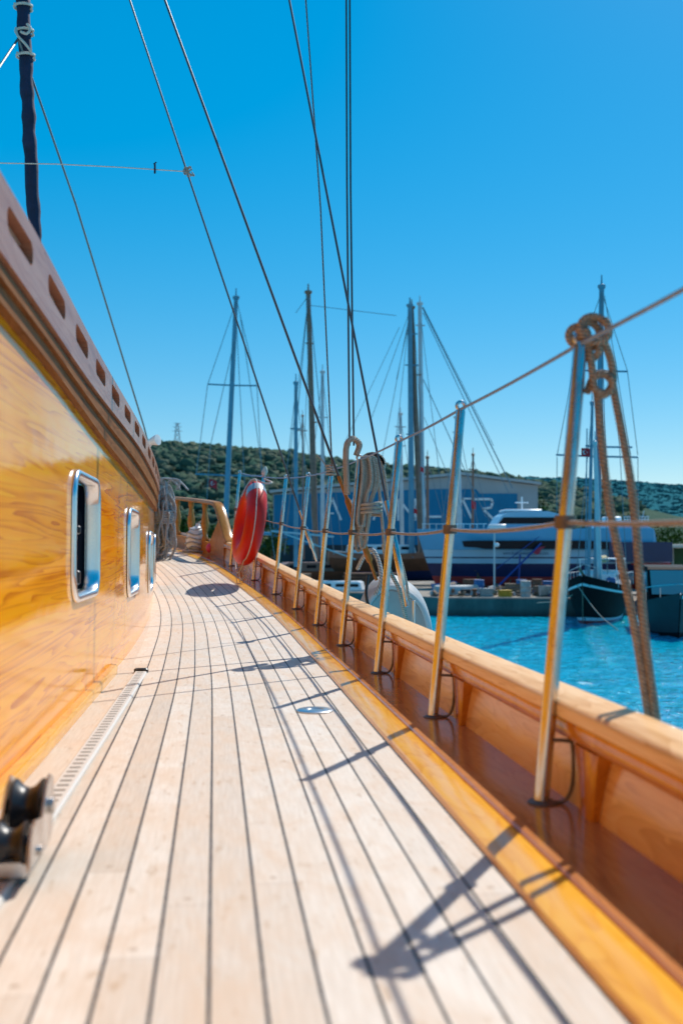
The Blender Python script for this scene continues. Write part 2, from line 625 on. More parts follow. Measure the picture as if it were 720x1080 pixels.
# frame timbers behind each stanchion
ST = [1.06, 2.12, 3.16, 4.2, 5.24, 6.28, 7.32, 8.36, 9.4, 10.44]
for Y in [.0, ] + ST:
    m_ = MB()
    rings = []
    for h, n0, w in ((.018, .050, .060), (.05, .050, .072), (.10, .050, .092), (.154, .048, .125)):
        y0, y1 = Y - .125 - w / 2, Y - .125 + w / 2
        rings.append([E(y0, n0 + .004, h), E(y0 + .006, n0, h), E(y1 - .006, n0, h), E(y1, n0 + .004, h), E(y1, .089, h), E(y0, .089, h)])
    m_.loft(rings)
    m_.build('frame_timber', M['timber'], boat)

# ---- stanchions (one built at the origin, then copied)
LEAN = 0.095
SH = 1.0


def stanchion_parts():
    root = MB()
    root.tube([(0, 0, .012), (LEAN * .5, 0, .5), (LEAN * SH, 0, SH - .012), (LEAN * SH, 0, SH - .002)], [.0165, .0158, .015, .011], 16)
    st = root.build('stanchion', M['steel'], boat)
    fp = MB()
    fp.lathe([(.001, 0), (.032, 0), (.032, .006), (.026, .010), (.0165, .012)], (0.003, 0, .014), (0, 0, 1), 18)
    fo_ = fp.build('foot_plate', M['dark_steel'], boat)
    br = MB()
    br.tube([(.018, -.012, .022), (.046, -.014, .024), (.062, -.02, .06), (.062, -.022, .138), (.052, -.018, .150), (.012, -.004, .150)],   .0042, 8, sub=3)
    b = br.build('brace', M['dark_steel'], boat)
    cl = MB()
    zc = .61
    cl.tube([(LEAN * zc, 0, zc - .014), (LEAN * zc, 0, zc + .014)], .0225, 14)
    c = cl.build('eye_collar', M['dark_steel'], boat)
    ey = MB()
    ring = [(LEAN * SH + .013 * math.sin(a), 0.0 + .0, SH + .006 + .013 * math.cos(a)) for a in [2 * math.pi * k / 12 for k in range(13)]]
    ey.tube(ring, .006, 8, cap=False)
    e = ey.build('top_eye', M['steel_dull'], boat)
    for o in (b, c, e, fo_):
        o.parent = st
    return st


def place(o, Y):
    p = E(Y)
    d = (EX(Y + .05) - EX(Y - .05)) / .1
    o.location = p - Vector(boat.location)
    o.rotation_euler = (0, 0, math.atan(d) * -1.0)


# build in boat-local coordinates: vertices were shifted by the boat's origin, undo that here
st0 = stanchion_parts()
for o in [st0] + list(st0.children):
    o.data.transform(Matrix.Translation(Vector(boat.location)))
stan = []
for i, Y in enumerate([.0] + ST):
    if i == 0:
        o = st0
    else:
        o = st0.copy(); COL.objects.link(o); o.parent = boat
        for ch in st0.children:
            c = ch.copy(); COL.objects.link(c); c.parent = o
    place(o, Y)
    stan.append(Y)


def stop(Y, h):
    """world point on a stanchion's axis at height h."""
    d = (EX(Y + .05) - EX(Y - .05)) / .1
    a = -math.atan(d)
    p = E(Y)
    return p + Vector((math.cos(a) * LEAN * h, math.sin(a) * LEAN * h, h))


# ---- bow rail: cap that scrolls up to a higher rail on turned balusters
def swoop(Y):
    u = min(1, max(0, (Y - 10.72) / .62))
    s = u * u * (3 - 2 * u)
    return .20 + s * .40


def swoop_prof(Y):
    h = swoop(Y)
    w = .018 * math.sin(min(1, max(0, (Y - 10.72) / .62)) * math.pi)
    return [(n, hh) for n, hh in cap_prof(h, .024, .135, .042 + w)]


along(swoop_prof, 10.752, 13.9, .05).build('bow_rail', M['bowwood'], boat)
# low solid bulwark below the balusters, with a raised end under the scroll
along(lambda Y: [(.058, .012), (.10, .012), (.112, .155 + .28 * max(0, 1 - abs(Y - 11.18) / .34) * (1 if Y > 10.95 else .7)), (.058, .155 + .28 * max(0, 1 - abs(Y - 11.18) / .34) * (1 if Y > 10.95 else .7))], 10.952, 13.9, .06).build('bow_bulwark', M['bowwood'], boat)
for Y in (11.75, 12.25, 12.75, 13.25):
    b = E(Y, .08, .15)
    m_ = MB()
    m_.lathe([(.036, 0), (.036, .05), (.026, .07), (.030, .10), (.046, .19), (.044, .25), (.028, .34), (.026, .37), (.036, .40), (.036, swoop(Y) - .152)], b, (0, 0, 1), 14)
    m_.build('baluster', M['bowwood'], boat)

# ---- deckhouse side
wall_path = [(WX(Y), Y) for Y in [-2 + .1 * i for i in range(131)]]
wall_path += [(-2.10, 11.12), (-2.16, 11.3), (-2.27, 11.45), (-2.45, 11.55), (-2.8, 11.62), (-3.4, 11.66), (-4.4, 11.68)]


def wall_rings(z0f, z1f, thick, out=0.0, nz=1):
    rings, acc, prev = [], 0, None
    n = len(wall_path)
    for i, (x, y) in enumerate(wall_path):
        a = Vector(wall_path[max(0, i - 1)]); b = Vector(wall_path[min(n - 1, i + 1)])
        tg = (b - a).normalized()
        nr = Vector((tg.y, -tg.x))
        p = Vector((x, y)) + nr * out
        q = p - nr * thick
        Yc = min(y, 11.0)
        z0, z1 = CAMZ + z0f(Yc), CAMZ + z1f(Yc)
        rings.append([Vector((p.x, p.y, z0)), Vector((p.x, p.y, z1)), Vector((q.x, q.y, z1)), Vector((q.x, q.y, z0))])
    return rings


def bool_cut(ob, cutter):
    md = ob.modifiers.new('cut', 'BOOLEAN')
    md.object = cutter
    md.operation = 'DIFFERENCE'
    md.solver = 'EXACT'
    dg = bpy.context.evaluated_depsgraph_get()
    dg.update()
    me = bpy.data.meshes.new_from_object(ob.evaluated_get(dg))
    ob.modifiers.clear()
    old = ob.data
    ob.data = me
    bpy.data.meshes.remove(old)
    cm = cutter.data
    bpy.data.objects.remove(cutter)
    bpy.data.meshes.remove(cm)
    me.set_sharp_from_angle(angle=R(35))


def rrect(w, h, r, k=6):
    pts = []
    for cx, cy, a0 in ((w / 2 - r, h / 2 - r, 0), (-w / 2 + r, h / 2 - r, 90), (-w / 2 + r, -h / 2 + r, 180), (w / 2 - r, -h / 2 + r, 270)):
        for i in range(k + 1):
            a = R(a0 + 90 * i / k)
            pts.append((cx + r * math.cos(a), cy + r * math.sin(a)))
    return pts


def wall_frame(Y):
    """(point, tangent, normal) on the deckhouse side."""
    d = (WX(Y + .05) - WX(Y - .05)) / .1
    tg = Vector((d, 1, 0)).normalized()
    return Vector((WX(Y), Y, 0)), tg, Vector((tg.y, -tg.x, 0))


wall = MB().loft(wall_rings(lambda Y: EZ(Y) - .03, lambda Y: MBOT(Y) + .02, .05)).build('deckhouse_wall', M['wall'], boat, True, 35)
WIN = [(3.50, .62, .44, .040), (5.20, .62, .45, -.022), (6.90, .62, .42, -.095), (8.65, .62, .42, -.09)]
cut = MB()
for Y, w, h, zc in WIN:
    p, tg, nr = wall_frame(Y)
    prof = rrect(w - .05, h - .05, .075)
    cut.loft([[p + tg * a + Vector((0, 0, CAMZ + zc + b)) + nr * o for a, b in prof] for o in (-.2, .1)])
bool_cut(wall, cut.build('cutter', M['wall']))
for Y, w, h, zc in WIN:
    p, tg, nr = wall_frame(Y)
    base = p + Vector((0, 0, CAMZ + zc))

    def ringat(w_, h_, r_, o):
        return [base + tg * a + Vector((0, 0, b)) + nr * o for a, b in rrect(w_, h_, r_)]
    f = MB()
    rings = [ringat(w - .052, h - .052, .074, -.045), ringat(w - .052, h - .052, .074, .008), ringat(w - .036, h - .036, .08, .016), ringat(w - .012, h - .012, .088, .016), ringat(w, h, .095, .010), ringat(w, h, .095, .0015)]
    f.loft(rings, cap=False)
    win = f.build('window_frame', M['chrome'], boat, True, 50)
    g = MB()
    gp = ringat(w - .06, h - .06, .07, -.040)
    g.add(gp, [list(range(len(gp)))])
    g.build('pane', M['pane'], win, False)
    # opening sash bar and its small catch
    s = MB()
    for k in (-.10,):
        c = base + tg * (k * 1.0) + nr * -.03
        s.box(c, (.03, .030, h - .07), Matrix((tg, nr, Vector((0, 0, 1)))).transposed().to_3x3())
    s.box(base + tg * -.09 + nr * -.012 + Vector((0, 0, -h * .32)), (.03, .02, .05), Matrix((tg, nr, Vector((0, 0, 1)))).transposed().to_3x3(), .006)
    s.box(base + tg * -.09 + nr * -.012 + Vector((0, 0, h * .05)), (.02, .02, .03), Matrix((tg, nr, Vector((0, 0, 1)))).transposed().to_3x3(), .005)
    s.build('sash_bar', M['black'], win)

# brown two-step moulding under the coaming
m_ = MB()
m_.loft(wall_rings(lambda Y: MBOT(Y), lambda Y: (MBOT(Y) + BBOT(Y)) / 2, .05, .022))
m_.loft(wall_rings(lambda Y: (MBOT(Y) + BBOT(Y)) / 2 + .001, lambda Y: BBOT(Y) - .008, .06, .034))
m_.build('wall_moulding', M['mould'], boat, True, 30)
# coaming board with long slots
coam = MB().loft(wall_rings(BBOT, BTOP, .085, .045)).build('coaming', M['coaming'], boat, True, 35)
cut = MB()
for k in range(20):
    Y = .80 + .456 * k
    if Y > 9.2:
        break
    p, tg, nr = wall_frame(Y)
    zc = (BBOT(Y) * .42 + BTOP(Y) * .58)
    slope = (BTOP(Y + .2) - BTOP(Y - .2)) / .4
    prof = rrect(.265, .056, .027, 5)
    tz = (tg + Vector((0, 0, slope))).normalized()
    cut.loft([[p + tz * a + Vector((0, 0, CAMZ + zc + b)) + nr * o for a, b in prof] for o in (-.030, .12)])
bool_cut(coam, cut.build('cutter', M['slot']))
# roof deck behind the coaming
m_ = MB()
rows = []
for i, (x, y) in enumerate(wall_path):
    Yc = min(y, 11.0)
    rows.append([Vector((x + .02, y, CAMZ + BTOP(Yc) - .045)), Vector((-4.5, y, CAMZ + BTOP(Yc) + .01))])
m_.grid(rows)
m_.build('deckhouse_roof', simple('cream_roof_paint', (.62, .58, .5), .6), boat)

# yellow base strip along the foot of the wall, ends at the drain
m_ = MB()
rings = []
for i in range(64):
    Y = -2 + i * .1
    p, tg, nr = wall_frame(Y)
    z = CAMZ + EZ(Y)
    ring = []
    for o, h in ((.0, .001), (.024, .001), (.026, .030), (.020, .042), (.0, .045)):
        q = p + nr * (o + .0005)
        ring.append(Vector((q.x, q.y, z + h)))
    rings.append(ring)
m_.loft(rings)
m_.build('base_strip', M['margin'], boat)

# sheet track with a row of holes, on the deck beside the wall
TX = interp([-1, 0.6, 1.83, 3.0, 4.32], [-.29, -.445, -.585, -.715, -.865])
tr = MB()
rings = []
for i in range(56):
    Y = -1 + (4.32 + 1) * i / 55
    d = (TX(Y + .05) - TX(Y - .05)) / .1
    tg = Vector((d, 1, 0)).normalized(); nr = Vector((tg.y, -tg.x, 0))
    b = Vector((TX(Y), Y, CAMZ + EZ(Y)))
    rings.append([b + nr * a + Vector((0, 0, h)) for a, h in ((-.026, .001), (.026, .001), (.026, .006), (.021, .011), (-.021, .011), (-.026, .006))])
tr.loft(rings)
track = tr.build('sheet_track', M['track'], boat, True, 30)
e_ = MB()
b = Vector((TX(4.33), 4.335, CAMZ + EZ(4.33) + .011))
e_.box(b, (.06, .028, .022), None, .005)
e_.build('end_stop', M['black'], track)

# round filler plate in the planking
p = at(332, 749, 3.38)
p.z = CAMZ + EZ(3.38) + .001
m_ = MB()
m_.lathe([(.062, 0), (.062, .003), (.056, .006), (.030, .006), (.028, .004), (.0005, .004)], p, (0, 0, 1), 28)
m_.build('deck_plate', M['steel_dull'], boat)

# flood light and steel knob on the coaming
q = Vector((WX(6.5) - .02, 6.5, CAMZ + BTOP(6.5)))
m_ = MB()
m_.tube([q, q + Vector((.0, 0, .05)), q + Vector((.05, -.03, .10))], .012, 8)
m_.lathe([(.010, -.03), (.024, 0), (.036, .04), (.036, .048), (.001, .05)], q + Vector((.05, -.03, .11)), (.85, -.4, .15), 16)
m_.build('flood_light', M['white_plastic'], boat)
q = Vector((WX(4.75) - .04, 4.75, CAMZ + BTOP(4.75)))
m_ = MB()
m_.lathe([(.03, 0), (.03, .012), (.016, .02), (.016, .04), (.034, .055), (.036, .075), (.02, .09), (.001, .094)], q, (0, 0, 1), 16)
m_.build('roof_vent', M['steel'], boat)

# unseen timber block, added so the stanchions mirror brown
m_ = MB()
m_.box((-3.05, .3, CAMZ + 1.62), (2.5, 6.4, 1.9), None, .08)
m_.box((-3.05, .3, CAMZ + 2.62), (2.9, 6.9, .10), None, .04)
reflect_block = m_.build('wheelhouse', M['timber'], boat)  # wheelhouse in name only: added for its reflection, out of frame
for k in range(4):
    m_ = MB()
    m_.box((-1.795, -2.0 + 1.5 * k, CAMZ + 1.95), (.03, 1.0, .6), None, .01)
    m_.build('reflect_block_window', M['dark_glass'], reflect_block)
# roof on posts added behind the camera, unseen, to reflect brown in the steel
m_ = MB()
m_.box((-1.7, -3.6, CAMZ + 1.75), (4.6, 5.0, .10), None, .03)
m_.build('reflect_roof', M['timber'], boat)
for xx, yy in ((.75, -1.4), (.95, -5.6), (-4.2, -1.4), (-4.2, -5.6)):
    m_ = MB()
    m_.tube([(xx, yy, CAMZ - .5), (xx, yy, CAMZ + 1.7)], .04, 10)
    m_.build('reflect_roof_post', M['timber'], boat)

# ---- shrouds with turnbuckles (standing rigging)


def shroud(p_bot, p_top, r, tb=.45, mat=None, lab=None, tbmat=None, ext=5.0):
    d = (p_top - p_bot).normalized()
    m_ = MB()
    m_.tube([p_bot + d * tb, p_top + d * ext], r, 8)
    s = m_.build('shroud', mat or M['wire'], boat)
    b = MB()
    b.tube([p_bot, p_bot + d * .10, p_bot + d * .11, p_bot + d * (tb - .12), p_bot + d * (tb - .11), p_bot + d * (tb + .02)], [.009, .009, .017, .017, .010, .010], 10)
    b.build('turnbuckle', tbmat or M['steel'], s)
    c = MB()
    c.box(p_bot - d * .10 + Vector((.012, 0, 0)), (.012, .045, .26), None, .004)
    c.build('chainplate', M['steel_dull'], s)
    return s


A0 = at(334, 592, 7.4); A1 = at(137, 0, 7.4)
shroud(A0, A1, .007, .38)
B0 = at(397, 612, 5.3); B1 = at(174, 0, 5.8)
shroud(B0, B1, .0072, .58, tbmat=M['bowwood'])  # bow wood colour here paints the orange reflection on a metal turnbuckle
C0 = at(429, 640, 4.65); C1 = at(305, 0, 5.4)
shroud(C0, C1, .006, .50)

# ================================================================== THINGS ON THE BOAT
# lifelines
ysl = [-1.6, -.6] + [.0] + ST


def lifeline(h, r, sag, label, cat, Ymax, mat, Y0=0):
    pts = []
    seq = [Y for Y in [.0] + ST if Y <= Ymax]
    for a, b in zip(seq[:-1], seq[1:]):
        pa, pb = stop(a, h), stop(b, h)
        for s in range(6):
            u = s / 6
            pts.append(pa.lerp(pb, u) - Vector((0, 0, sag * 4 * u * (1 - u))))
    pts.append(stop(seq[-1], h))
    m_ = MB()
    m_.tube(pts, r, 8)
    o = m_.build('lifeline', mat, None)
    tag(o, label, cat, 'lifelines along the side deck')
    return o


lifeline(.995, .0046, .004, 'upper grey wire lifeline strung across the tops of the steel stanchions', 'lifeline', 10.5, M['wire_grey'])
lifeline(.61, .0050, .012, 'lower rope lifeline threaded through the stanchions at mid height', 'lifeline', 10.5, M['rope_line'])


def hank(name, label, Y, mat, r, group='rope hanks hung on the stanchions', seed=1, drop=.8, loops=3, side=.05):
    """a doubled rope hitched on the top of a stanchion and hanging outside it."""
    rd = random.Random(seed)
    T = stop(Y, 1.0)
    m_ = MB()
    # ring through the eye
    def circ(c, ra, rb, ax, n=16, ph=0, turns=1.0):
        ax = Vector(ax).normalized()
        a = ax.orthogonal().normalized(); b = ax.cross(a)
        return [c + a * (ra * math.cos(ph + 2 * math.pi * turns * k / n)) + b * (rb * math.sin(ph + 2 * math.pi * turns * k / n)) + ax * (.012 * (k / n - .5)) for k in range(n + 1)]
    m_.tube(circ(T + Vector((-.004, 0, .012)), .020, .022, (.35, 1, .1), 18), r * .95, 8)
    m_.tube(circ(T + Vector((.028, -.012, .024)), .027, .032, (.2, 1, -.1), 22, turns=1.15), r, 8)
    m_.tube(circ(T + Vector((.022, .004, .016)), .024, .029, (-.2, 1, .15), 20, ph=1.0), r, 8)
    m_.tube(circ(T + Vector((.022, -.004, -.022)), .016, .015, (.1, 1, .3), 18), r * .95, 8)
    m_.tube([T + Vector((.046, -.01, .002)), T + Vector((.064, 0, -.035)), T + Vector((.070, 0, -.075)), T + Vector((.066, 0, -.10))], r, 8, sub=5)
    m_.tube([T + Vector((.018, 0, -.01)), T + Vector((.022, -.008, -.055)), T + Vector((.028, -.01, -.105)), T + Vector((.045, -.012, -.118)), T + Vector((.064, -.004, -.100)), T + Vector((.066, .006, -.078)), T + Vector((.048, .012, -.068)), T + Vector((.028, .01, -.08)), T + Vector((.014, .004, -.11))], r, 8, sub=4)
    m_.tube(circ(T + Vector((.044, -.014, -.094)), .019, .022, (.1, 1, .1), 18, turns=1.2), r * .95, 8)
    # two long falls
    e1 = E(Y - .25, .150, .24)
    for k in range(loops):
        off = Vector((rd.uniform(-.01, .01), rd.uniform(-.02, .02), 0))
        top = T + Vector((.034 + .032 * (k % 2), -.005, -.115 + .03 * (k % 2)))
        bot = T + Vector((.112 + .010 * k, -.10 - .012 * k, -drop)) + off * .4
        m_.tube([top, top.lerp(bot, .35) + Vector((.012 * (1 if k % 2 else -1), 0, 0)), top.lerp(bot, .7), bot], r * 1.02, 8, sub=6)
    m_.tube([T + Vector((.115, -.10, -drop)), T + Vector((.12, -.105, -drop - .02)), T + Vector((.128, -.12, -drop))], r, 8, sub=4)
    o = m_.build(name, mat)
    tag(o, label, 'rope', group)
    return o


hank('rope_hank', 'brown twisted rope hitched on the closest stanchion with two long strands hanging', 2.12, M['rope_brown'], .0088, seed=3, drop=.80, loops=2)

# thick tan coils on the fourth stanchion
rd = random.Random(11)
T = stop(5.24, 1.0)
m_ = MB()
for k in range(5):      # loop standing above the top
    c = T + Vector((-.035 + rd.uniform(-.008, .008), rd.uniform(-.03, .03), .03))
    m_.tube([c + Vector((-.028, 0, -.22)), c + Vector((-.034, 0, .02)), c + Vector((.0, 0, .075 + rd.uniform(-.01, .01))), c + Vector((.036, 0, .045)), c + Vector((.02, 0, -.01))], .011, 7, sub=4)
for k in range(7):      # hanging coil
    x = rd.uniform(.02, .095)
    y = rd.uniform(-.05, .05)
    L = rd.uniform(.34, .47)
    m_.tube([T + Vector((x * .4, y, .0)), T + Vector((x * .9 + .02, y, .0)), T + Vector((x + .03, y, -.12)), T + Vector((x * .75 + .01, y, -L * .6)), T + Vector((x * .6, y, -L)), T + Vector((x * .6 - .03, y, -L * .95)), T + Vector((x * .5, y, -.1)), T + Vector((x * .4, y, .0))], .010, 7, sub=4)
m_.tube([T + Vector((.07 + .06 * math.cos(a), .02, -.03 + .055 * math.sin(a))) for a in [2 * math.pi * k / 16 for k in range(25)]], .014, 7)
m_.tube([T + Vector((.13, .0, -.06)), T + Vector((.17, 0, -.35)), T + Vector((.24, 0, -.62)), T + Vector((.26, 0, -.75))], .008, 7, sub=5)
m_.tube([T + Vector((.10, .0, -.10)), T + Vector((.13, 0, -.45)), T + Vector((.15, 0, -.74))], .008, 7, sub=5)
for k in range(3):
    m_.tube([T + Vector((.06 + .055 * math.cos(a), .06 * math.sin(a), -.30 + .004 * a + .02 * k)) for a in [2 * math.pi * j / 14 for j in range(15)]], .009, 7)
o = m_.build('rope_coil', M['rope_tan'])
tag(o, 'thick tan rope coil looped over the fourth stanchion below the twin halyards', 'rope', 'rope hanks hung on the stanchions')

# lashing knot where the lifeline crosses the shroud at the fifth stanchion
m_ = MB()
T = stop(6.28, 1.0)
for k in range(4):
    m_.tube([T + Vector((.03 * math.cos(a), .03 * math.sin(a), -.03 + .018 * k)) for a in [2 * math.pi * j / 12 for j in range(13)]], .007, 6)
m_.tube([T + Vector((-.02, 0, .0)), T + Vector((-.06, 0, .06)), T + Vector((-.09, 0, .09))], .005, 6)
m_.tube([T + Vector((.01, 0, -.05)), T + Vector((-.03, 0, -.14)), T + Vector((-.02, 0, -.2))], .005, 6)
tag(m_.build('lashing', M['rope_tan']), 'short pale cord lashing with loose ends on the fifth stanchion top', 'rope')

# lifebuoy
Yb = 9.2
cb = at(263, 552, Yb)
d = (EX(Yb + .05) - EX(Yb - .05)) / .1
tgb = Vector((d, 1, 0)).normalized()
nb = Vector((tgb.y, -tgb.x, 0))
upb = (Vector((0, 0, 1)) + nb * .16).normalized()
nb2 = tgb.cross(upb).normalized()
lb = thing('lifebuoy', 'glossy red lifebuoy ring hung inside the rail near the bow', 'lifebuoy', cb)


def torus_pts(a, rr, ra, rb, n=18):
    """cross-section ring at angle a of the buoy: rr centre radius, ra radial half, rb axial half"""
    er = tgb * math.cos(a) + upb * math.sin(a)
    return [cb + er * (rr + ra * math.cos(2 * math.pi * k / n)) + nb2 * (rb * math.sin(2 * math.pi * k / n)) for k in range(n)]


m_ = MB()
rings = [torus_pts(2 * math.pi * i / 56, .288, .108, .092) for i in range(57)]
m_.grid(rings, True)
ringo = m_.build('ring', M['red'], lb)
for a0 in (118,):
    m_ = MB()
    rings = [torus_pts(R(a0 - 9 + 18 * i / 6), .288, .1100, .0940) for i in range(7)]
    m_.grid(rings, True)
    m_.build('reflective_band', M['tape'], lb)
m_ = MB()
pts = []
for i in range(65):
    a = 2 * math.pi * i / 64
    er = tgb * math.cos(a) + upb * math.sin(a)
    sw = abs(math.sin(2 * (a - R(62))))
    pts.append(cb + er * (.400 + .045 * sw) - nb2 * .03 - Vector((0, 0, .03 * sw)))
m_.tube(pts, .005, 7)
m_.build('grab_line', M['white_rope'], lb)
m_ = MB()
er = tgb * math.cos(R(95)) + upb * math.sin(R(95))
topb = cb + er * .39
m_.tube([topb - nb2 * .12 - upb * .16, topb + upb * .01 - nb2 * .05, topb + nb2 * .08, topb + nb2 * .14 + upb * .02, stop(9.4, .98)], .008, 7, sub=4)
m_.lathe([(.006, 0), (.024, .02), (.03, .05), (.02, .08), (.004, .1)], stop(9.4, 1.0), (.2, 0, 1), 10)
m_.build('hanging_strap', M['white_rope'], lb)
m_ = MB()
rd = random.Random(5)
for k in range(9):
    p0 = cb - upb * (.385) + tgb * rd.uniform(-.12, .12) + nb2 * rd.uniform(-.04, .06)
    m_.tube([p0, p0 + Vector((rd.uniform(-.05, .05), rd.uniform(-.05, .05), -.09)), p0 + Vector((rd.uniform(-.08, .08), rd.uniform(-.08, .08), rd.uniform(-.2, -.12)))], .004, 5, sub=3)
m_.build('loose_line', M['white_rope'], lb)

# grey rope coil by the deckhouse corner
rd = random.Random(21)
cc = at(172, 549, 11.0)
m_ = MB()
for k in range(34):
    ang = rd.uniform(0, math.pi)
    w = rd.uniform(.04, .14)
    L = rd.uniform(.18, .42)
    ax = Vector((math.cos(ang), math.sin(ang), 0))
    oc = cc + Vector((rd.uniform(-.06, .07), rd.uniform(-.07, .07), rd.uniform(-.08, .06)))
    pts = []
    for j in range(19):
        a = 2 * math.pi * j / 18
        pinch = 1 - .45 * math.exp(-((math.sin(a) * L + .02) / .10) ** 2)
        pts.append(oc + ax * (w * math.cos(a) * pinch) + Vector((0, 0, L * math.sin(a))) + Vector((rd.uniform(-.02, .02), rd.uniform(-.02, .02), rd.uniform(-.015, .015))))
    m_.tube(smooth(pts, 2), .0115, 6)
for k in range(6):
    m_.tube([cc + Vector((.115 * math.cos(a), .115 * math.sin(a), -.05 + .025 * k + .004 * a)) for a in [2 * math.pi * j / 16 for j in range(17)]], .0125, 6)
for k in range(5):
    q = cc + Vector((0, 0, .36))
    m_.tube([q, q + Vector((rd.uniform(-.05, .1), rd.uniform(-.1, .1), .10)), q + Vector((rd.uniform(.05, .2), rd.uniform(-.1, .1), .08)), q + Vector((rd.uniform(.1, .28), 0, -.02))], .011, 6, sub=4)
tag(m_.build('rope_coil', M['rope_grey']), 'big grey rope coil hanging at the forward corner of the deckhouse', 'rope')

# white fender netted in rope on the bow deck
fd = at(205, 574, 11.9)
fd.z = E(11.9).z + .012
fo = thing('fender', 'small white fender wrapped in cord, resting against the bow balusters', 'fender', fd)
m_ = MB()
m_.lathe([(.001, 0), (.06, .01), (.10, .05), (.115, .12), (.11, .22), (.075, .28), (.03, .31), (.025, .34), (.001, .345)], fd, (.12, .1, 1), 18)
m_.build('body', M['white_plastic'], fo)
m_ = MB()
for k in range(5):
    z = .05 + .055 * k
    rr = [.108, .122, .120, .116, .09][k]
    m_.tube([fd + Vector((.12 * z + rr * math.cos(a), .1 * z + rr * math.sin(a), z + .015 * math.sin(3 * a + k))) for a in [2 * math.pi * j / 18 for j in range(19)]], .009, 6)
m_.tube([fd + Vector((.04, .03, .34)), fd + Vector((.10, -.02, .36)), fd + Vector((.15, -.02, .2)), fd + Vector((.17, -.05, .01)), fd + Vector((.05, -.16, .01)), fd + Vector((-.12, -.14, .012))], .010, 6, sub=5)
m_.build('cord', M['rope_grey'], fo)

# pink buoy beyond the bow rail opening
pb = at(223, 578, 11.55)
m_ = MB()
m_.lathe([(.001, -.065), (.03, -.058), (.056, -.032), (.065, 0), (.056, .032), (.03, .058), (.012, .066), (.012, .085), (.001, .086)], pb, (0, .2, 1), 16)
tag(m_.build('buoy', simple('magenta_plastic', (.55, .02, .10), .4)), 'small magenta buoy lodged beside the bow rail scroll', 'buoy')

# sheet lead block riding on the track
bl = Vector((TX(1.76) + .022, 1.76, CAMZ + EZ(1.76) + .012))
d = (TX(1.9) - TX(1.8)) / .1
tgl = Vector((d, 1, 0)).normalized(); nrl = Vector((tgl.y, -tgl.x, 0))
RM = Matrix((nrl, tgl, Vector((0, 0, 1)))).transposed()
lead = thing('sheet_block', 'black and silver sheet lead block clamped on the slotted deck track', 'pulley block', bl)
m_ = MB()
m_.box(bl + tgl * -.01 + Vector((0, 0, .010)), (.056, .17, .020), RM, .005)
m_.box(bl + tgl * -.095 + Vector((0, 0, .016)), (.05, .02, .030), RM, .004)
m_.build('carriage', M['steel_dull'], lead)


def sheave(c, r, w, name='sheave'):
    m_ = MB()
    m_.lathe([(.006, -w / 2), (r, -w / 2), (r, -w / 2 + .004), (r * .72, -w * .18), (r * .66, 0), (r * .72, w * .18), (r, w / 2 - .004), (r, w / 2), (.006, w / 2)], c, nrl, 28)
    m_.lathe([(.001, -w / 2 - .006), (.013, -w / 2 - .006), (.013, w / 2 + .006), (.001, w / 2 + .006)], c, nrl, 14)
    return m_.build(name, M['black'], lead)


c1 = bl + tgl * .045 + Vector((0, 0, .078))
c2 = bl + tgl * -.085 + Vector((0, 0, .052))
sheave(c1, .046, .050)
sheave(c2, .034, .044)
for s in (-1, 1):
    m_ = MB()
    prof = [(-.13, .02), (-.125, .055), (-.105, .078), (-.07, .084), (-.02, .075), (.02, .118), (.05, .13), (.078, .118), (.088, .085), (.075, .03), (.05, .018)]
    o0 = nrl * (s * .030)
    m_.loft([[bl + tgl * a + Vector((0, 0, h)) + o0 + nrl * (s * w) for a, h in prof] for w in (0, .0045)])
    m_.build('cheek_plate', M['steel'], lead)
m_ = MB()
m_.tube([bl + nrl * .036 + tgl * .045 + Vector((0, 0, .078)), bl + nrl * .042 + tgl * .045 + Vector((0, 0, .078))], .014, 12)
m_.build('axle_pin', M['steel'], lead)
m_ = MB()
m_.tube([bl + nrl * -.05 + tgl * -.05 + Vector((0, 0, .03)), bl + nrl * .040 + tgl * -.05 + Vector((0, 0, .03))], .008, 10)
m_.build('axle_pin', M['steel'], lead)

lead.scale = (1.05, 1.05, 1.05)

# furled sail above the deckhouse, navy, with pale lashings
s0 = at(37, 250, 9.0); s1 = at(21, -60, 9.0)
s0 = s0 + (s0 - s1).normalized() * .8
s1 = s1 + (s1 - s0).normalized() * 3
fs = thing('furled_sail', 'navy furled sail bound tightly round its stay above the deckhouse', 'furled sail', s0)
m_ = MB()
pts, rs = [], []
for i in range(90):
    u = i / 89
    p = s0.lerp(s1, u)
    a = u * 120
    pts.append(p + Vector((.004 * math.cos(a * .7), .004 * math.sin(a * .7), 0)))
    rs.append(.060 + .004 * math.sin(a * 1.3) + .0035 * math.sin(a * 3.1))
m_.tube(pts, rs, 14)
m_.build('rolled_cloth', M['navy'], fs)
for py in (10, 36, 62):
    m_ = MB()
    u = (at(25, py, 9).z - s0.z) / (s1.z - s0.z)
    c = s0.lerp(s1, u)
    m_.tube([c + Vector((.079 * math.cos(a), .079 * math.sin(a), .012 * math.sin(a) + .006 * a)) for a in [2 * math.pi * j / 14 for j in range(22)]], .012, 6)
    if py == 36:
        m_.tube([c + Vector((-.05, -.08, 0)), c + Vector((-.02, -.12, -.08)), c + Vector((.04, -.1, -.14)), c + Vector((.09, -.07, -.2))], .012, 6, sub=3)
        m_.tube([c + Vector((.05, -.08, .05)), c + Vector((.09, -.1, .0)), c + Vector((.06, -.12, -.06)), c + Vector((.0, -.1, -.03))], .012, 6, sub=3)
    m_.build('lashing', M['white_rope'], fs)


def line_thing(name, pts, r, mat, label, cat='rope', group=None, n=6):
    m_ = MB()
    m_.tube(pts, r, n)
    o = m_.build(name, mat)
    tag(o, label, cat, group)
    return o


